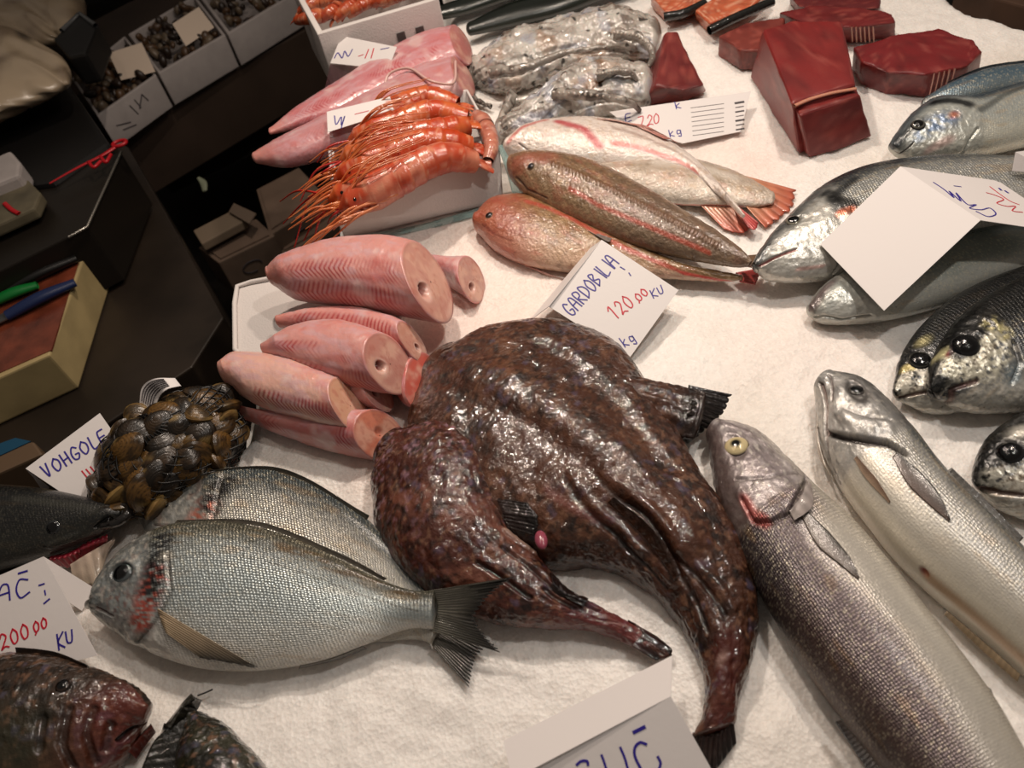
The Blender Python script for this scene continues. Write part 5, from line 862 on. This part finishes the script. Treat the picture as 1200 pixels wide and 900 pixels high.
t.add('strap', *tube([P(58, 215, -.088), P(90, 197, -.085), P(120, 182, -.084), P(134, 173, -.084)], [.002, .003, .004, .005], 8, 24, .5), RED); a = np.linspace(0, 2*np.pi, 20); c = P(140, 168, -.084); t.add('loop', *tube([c+A(.012*math.cos(x), .009*math.sin(x), 0) for x in a], .0032, 8), RED)
t.add('tooth', *tube([P(104, 190, -.084), P(110, 196, -.084), P(118, 189, -.084)], .003, 8, 12), RED); t.add('tooth', *tube([P(118, 184, -.084), P(124, 190, -.084), P(130, 181, -.084)], .003, 8, 12), RED); t.done()
solid('dark_bin', 'black bin under the beige plastic bag at the left', 'bin', [(-60, 160), (78, 94), (128, 168), (62, 214), (-60, 232)], -.10, .13, DARK, bev=.008)
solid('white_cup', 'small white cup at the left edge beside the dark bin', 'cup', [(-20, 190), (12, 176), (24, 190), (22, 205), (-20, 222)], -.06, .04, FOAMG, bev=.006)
def ex(t): V, F = tube([P(5, 238, -.078), P(14, 246, -.078), P(22, 250, -.078)], .004, 8, 8, .4); t.add('red_smear', V, F, RED)
solid('scrap_tray', 'small pale tray with a red smear at the left edge', 'tray', [(-30, 228), (28, 206), (48, 226), (40, 244), (-30, 276)], -.08, .02, plain('dirty_pale_plastic', '#57503f', .5, var=.4, vscale=20), bev=.004, extra=ex)
solid('blue_topped_box', 'small box with blue top under the table at the left edge', 'box', [(-40, 534), (20, 514), (40, 518), (50, 532), (-40, 572)], -.12, .05, plain('brown_card', '#5a4632', .6), extra=lambda t: t.add('blue_lid', *prism([P(x, y, -.1185) for x, y in [(-40, 534), (18, 513), (36, 517), (-40, 552)]], depth=.002), plain('blue_lid_paint', '#12425c', .4), smooth=False))
# shellfish crates of the neighbouring stall
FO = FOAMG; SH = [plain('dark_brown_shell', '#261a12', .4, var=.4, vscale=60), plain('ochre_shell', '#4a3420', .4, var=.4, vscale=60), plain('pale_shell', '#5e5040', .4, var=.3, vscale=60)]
hC = -.16
crs = [('foam crate of small dark shellfish with scribbled front, nearest the dark bin', [(114, 136), (183, 88), (146, 42), (84, 92)]), ('middle foam crate of small dark shellfish in the left background', [(186, 86), (264, 41), (228, -6), (150, 40)]), ('foam crate of shellfish farthest from the dark bin, by the foam box', [(267, 40), (350, -10), (312, -56), (231, -8)])]
for k, (lab, rim) in enumerate(crs):
    def ex(t, r, b, k=k):
        if k == 0:
            vf = []
            for a, c in (((.45, .25), (.5, .6)), ((.55, .2), (.58, .5)), ((.55, .5), (.68, .2)), ((.68, .2), (.72, .45)), ((.15, .5), (.35, .65)), ((.2, .7), (.4, .8))):
                g = lambda x: (r[0]*(1-x[0])+r[1]*x[0])*(1-x[1])+(b[0]*(1-x[0])+b[1]*x[0])*x[1]; nn = unit(np.cross(r[1]-r[0], b[0]-r[0])); nn = nn if nn@(CP-r[0]) > 0 else -nn; vf.append(tube([g(a)+nn*.0005, g(c)+nn*.0005], .0013, 5))
            V, F = joinq(vf); t.add('scribble', V, F, INKK, label='dark pen scribble')
        V, F = tube([r[1]*.6+b[1]*.4, b[1]], .0015, 6, 5)
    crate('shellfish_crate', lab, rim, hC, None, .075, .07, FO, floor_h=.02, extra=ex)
    R_ = np.array([P(x, y, hC) for x, y in rim]); base = None
    for j in range(84):
        u_, v_ = .08+.84*rng.random(), .08+.84*rng.random(); p = (R_[0]*(1-u_)+R_[1]*u_)*(1-v_)+(R_[3]*(1-u_)+R_[2]*u_)*v_; 
        if j < 3:
            V, F, _ = ball(A(0, 0, 0), .0115, (0, 0, 1), .62, 12, 8); V = V*(1+.25*(fbm(V, 120, 2, j+5)-.5))[:, None]*A(1.15, .8, 1); o = mesh('shellfish', V, F, SH[j]); base = base or []; base.append(o)
        else: o = base[j % 3].copy(); SC.collection.objects.link(o)
        o.location = p+A(0, 0, -.020+.024*rng.random()); o.rotation_euler = rng.random(3)*6; s = .7+.6*rng.random(); o.scale = (s, s, s)
        o['category'] = 'shellfish'; o['group'] = ['shellfish in the nearest background crate', 'shellfish in the middle background crate', 'shellfish in the farthest background crate'][k]; o['label'] = ['small brown shellfish heaped in the foam crate nearest the dark bin', 'small brown shellfish heaped in the middle background foam crate', 'small brown shellfish heaped in the background crate by the foam box'][k]
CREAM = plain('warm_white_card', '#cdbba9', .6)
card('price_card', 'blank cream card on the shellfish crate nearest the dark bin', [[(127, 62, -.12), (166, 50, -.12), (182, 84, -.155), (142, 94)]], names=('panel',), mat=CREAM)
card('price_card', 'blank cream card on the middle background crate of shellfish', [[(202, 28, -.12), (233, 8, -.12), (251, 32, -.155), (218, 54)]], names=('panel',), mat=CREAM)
solid('stall_base', 'dark brown stall base under the background shellfish crates', 'stall', [(134, 160), (370, 28), (330, -90), (40, 60)], -.245, .16, BRN)
solid('lower_shelf', 'dark ledge below the background shellfish stall base', 'shelf', [(180, 190), (376, 96), (330, -40), (60, 60)], -.42, .1, plain('dark_ledge', '#2e251f', .45, metal=.1), bev=.004)
CB = plain('dim_cardboard_grey', '#6d5a4c', .7, var=.15, vscale=20)
for lab, rim, h, d in (('grey brown crate standing below, nearest the pink tails tray', [(256, 308), (322, 276), (300, 256), (232, 290)], -.42, .1), ('grey brown crate under the crate of red prawns', [(316, 276), (384, 232), (350, 196), (300, 222)], -.42, .05), ('grey brown box stacked under the prawn antennae', [(330, 300), (400, 262), (372, 226), (318, 262)], -.47, .1)):
    def ex(t, rim=rim, h=h):
        q = np.array([P(x, y, h) for x, y in rim]); c = q.mean(0); V, F = prism(c+(q-c)*.86+A(0, 0, .004), c+(q-c)*.86); t.add('lid_panel', V, F, CB, smooth=False)
        a, b = q[0]*.7+q[1]*.3, q[0]*.4+q[1]*.6; nn = unit(np.cross(q[1]-q[0], [0, 0, 1.])); nn = nn if nn@(CP-q[0]) > 0 else -nn; th = np.linspace(0, 5, 14); cc = (a+b)/2-A(0, 0, .045)+nn*.001; ux = unit(q[1]-q[0]); t.add('printed_mark', *tube([cc+ux*.022*math.cos(x)+A(0, 0, 1)*.014*math.sin(x) for x in th], .0014, 5), INKK)
    solid('storage_crate', lab, 'crate', rim, h, d, CB, extra=ex)
solid('open_carton', 'open pale carton lying on the floor below the ledge', 'carton', [(236, 286), (288, 258), (280, 242), (226, 270)], -.38, .02, plain('pale_carton', '#7a6a58', .7), extra=lambda t: t.add('flap', *prism([P(x, y, -.372) for x, y in [(268, 248), (292, 262), (300, 250), (274, 238)]], depth=.003), plain('carton_flap', '#6a5a4c', .7), smooth=False))
V, F = tube([P(232, 208, -.42), P(238, 214, -.43), P(240, 224, -.44)], [.004, .009, .006], 8, 10, .4); o = mesh('paper_scrap', V, F, plain('pale_green_paper', '#8a9078', .6)); o['label'] = 'pale green scrap hanging under the dark ledge'; o['category'] = 'scrap'
# plastic bags and the scale top left
def bagm(label, Ap, Bp, T, z, seed, col):
    t = Thing('plastic_bag', label, 'bag'); b = Loft(Ap, Bp, T, z, z, nu=120, nt=60, r1=.5); b.col = np.tile(lin(col), (len(b.v), 1)); b.mix('#5a4838', ss(.5, .7, b.n(12, 3, seed))*.6); b.prm = np.tile([0, .35, 0], (len(b.v), 1)).astype(float); b.d = (b.n(6, 2, seed+2)-.5)*.05+np.abs(b.nuv(5, 14, 1, seed+4)-.5)*-.02; b.mix('#2a241c', b.spot((28, 46), .022, .8)*.8); b.bake(); b.add(t, 'sheet', FIN); V, F = tube([b.C[0]+A(0, 0, .03), b.C[0]+A(-.02, .02, .06), b.C[0]+A(-.05, .02, .04)], .006, 8, 16); t.add('knot', V, F, FIN, col=np.tile(lin(col), (len(V), 1)), prm=np.tile([0, .35, 0], (len(V), 1))); t.done()
bagm('crumpled beige plastic bag behind the other in the top left corner', [(-40, 80), (30, 60), (66, 50)], [(-60, -60), (20, -60), (80, -30)], .06, -.06, 402, '#94836c')
bagm('big beige plastic bag in the top left corner over the dark bin', [(-90, 190), (-20, 150), (40, 118), (76, 100)], [(-60, -40), (0, 10), (44, 46), (78, 82)], .07, -.03, 401, '#a8967e')
def ex(t): t.add('grey_edge', *tube([P(72, 36, -.018), P(94, 16, -.018), P(112, 30, -.018)], .005, 8), plain('grey_scale_trim', '#4a4b4c', .4)); t.add('foot', *tube([P(92, 20, -.02), P(92, 20, -.16)], .008, 8), DARK)
solid('weighing_scale', 'black weighing scale with grey trim between bag and shellfish crates', 'scale', [(62, 46), (94, 12), (114, 28), (100, 62), (80, 66)], -.02, .06, DARK, bev=.006, extra=ex)
# wooden edge top right
solid('wooden_edge', 'dark brown wooden counter edge in the top right corner', 'board', [(1124, -26), (1166, -2), (1340, 44), (1400, -60), (1200, -90)], .0, .08, plain('dark_wood', '#3f2a1c', .5, var=.3, vscale=12))
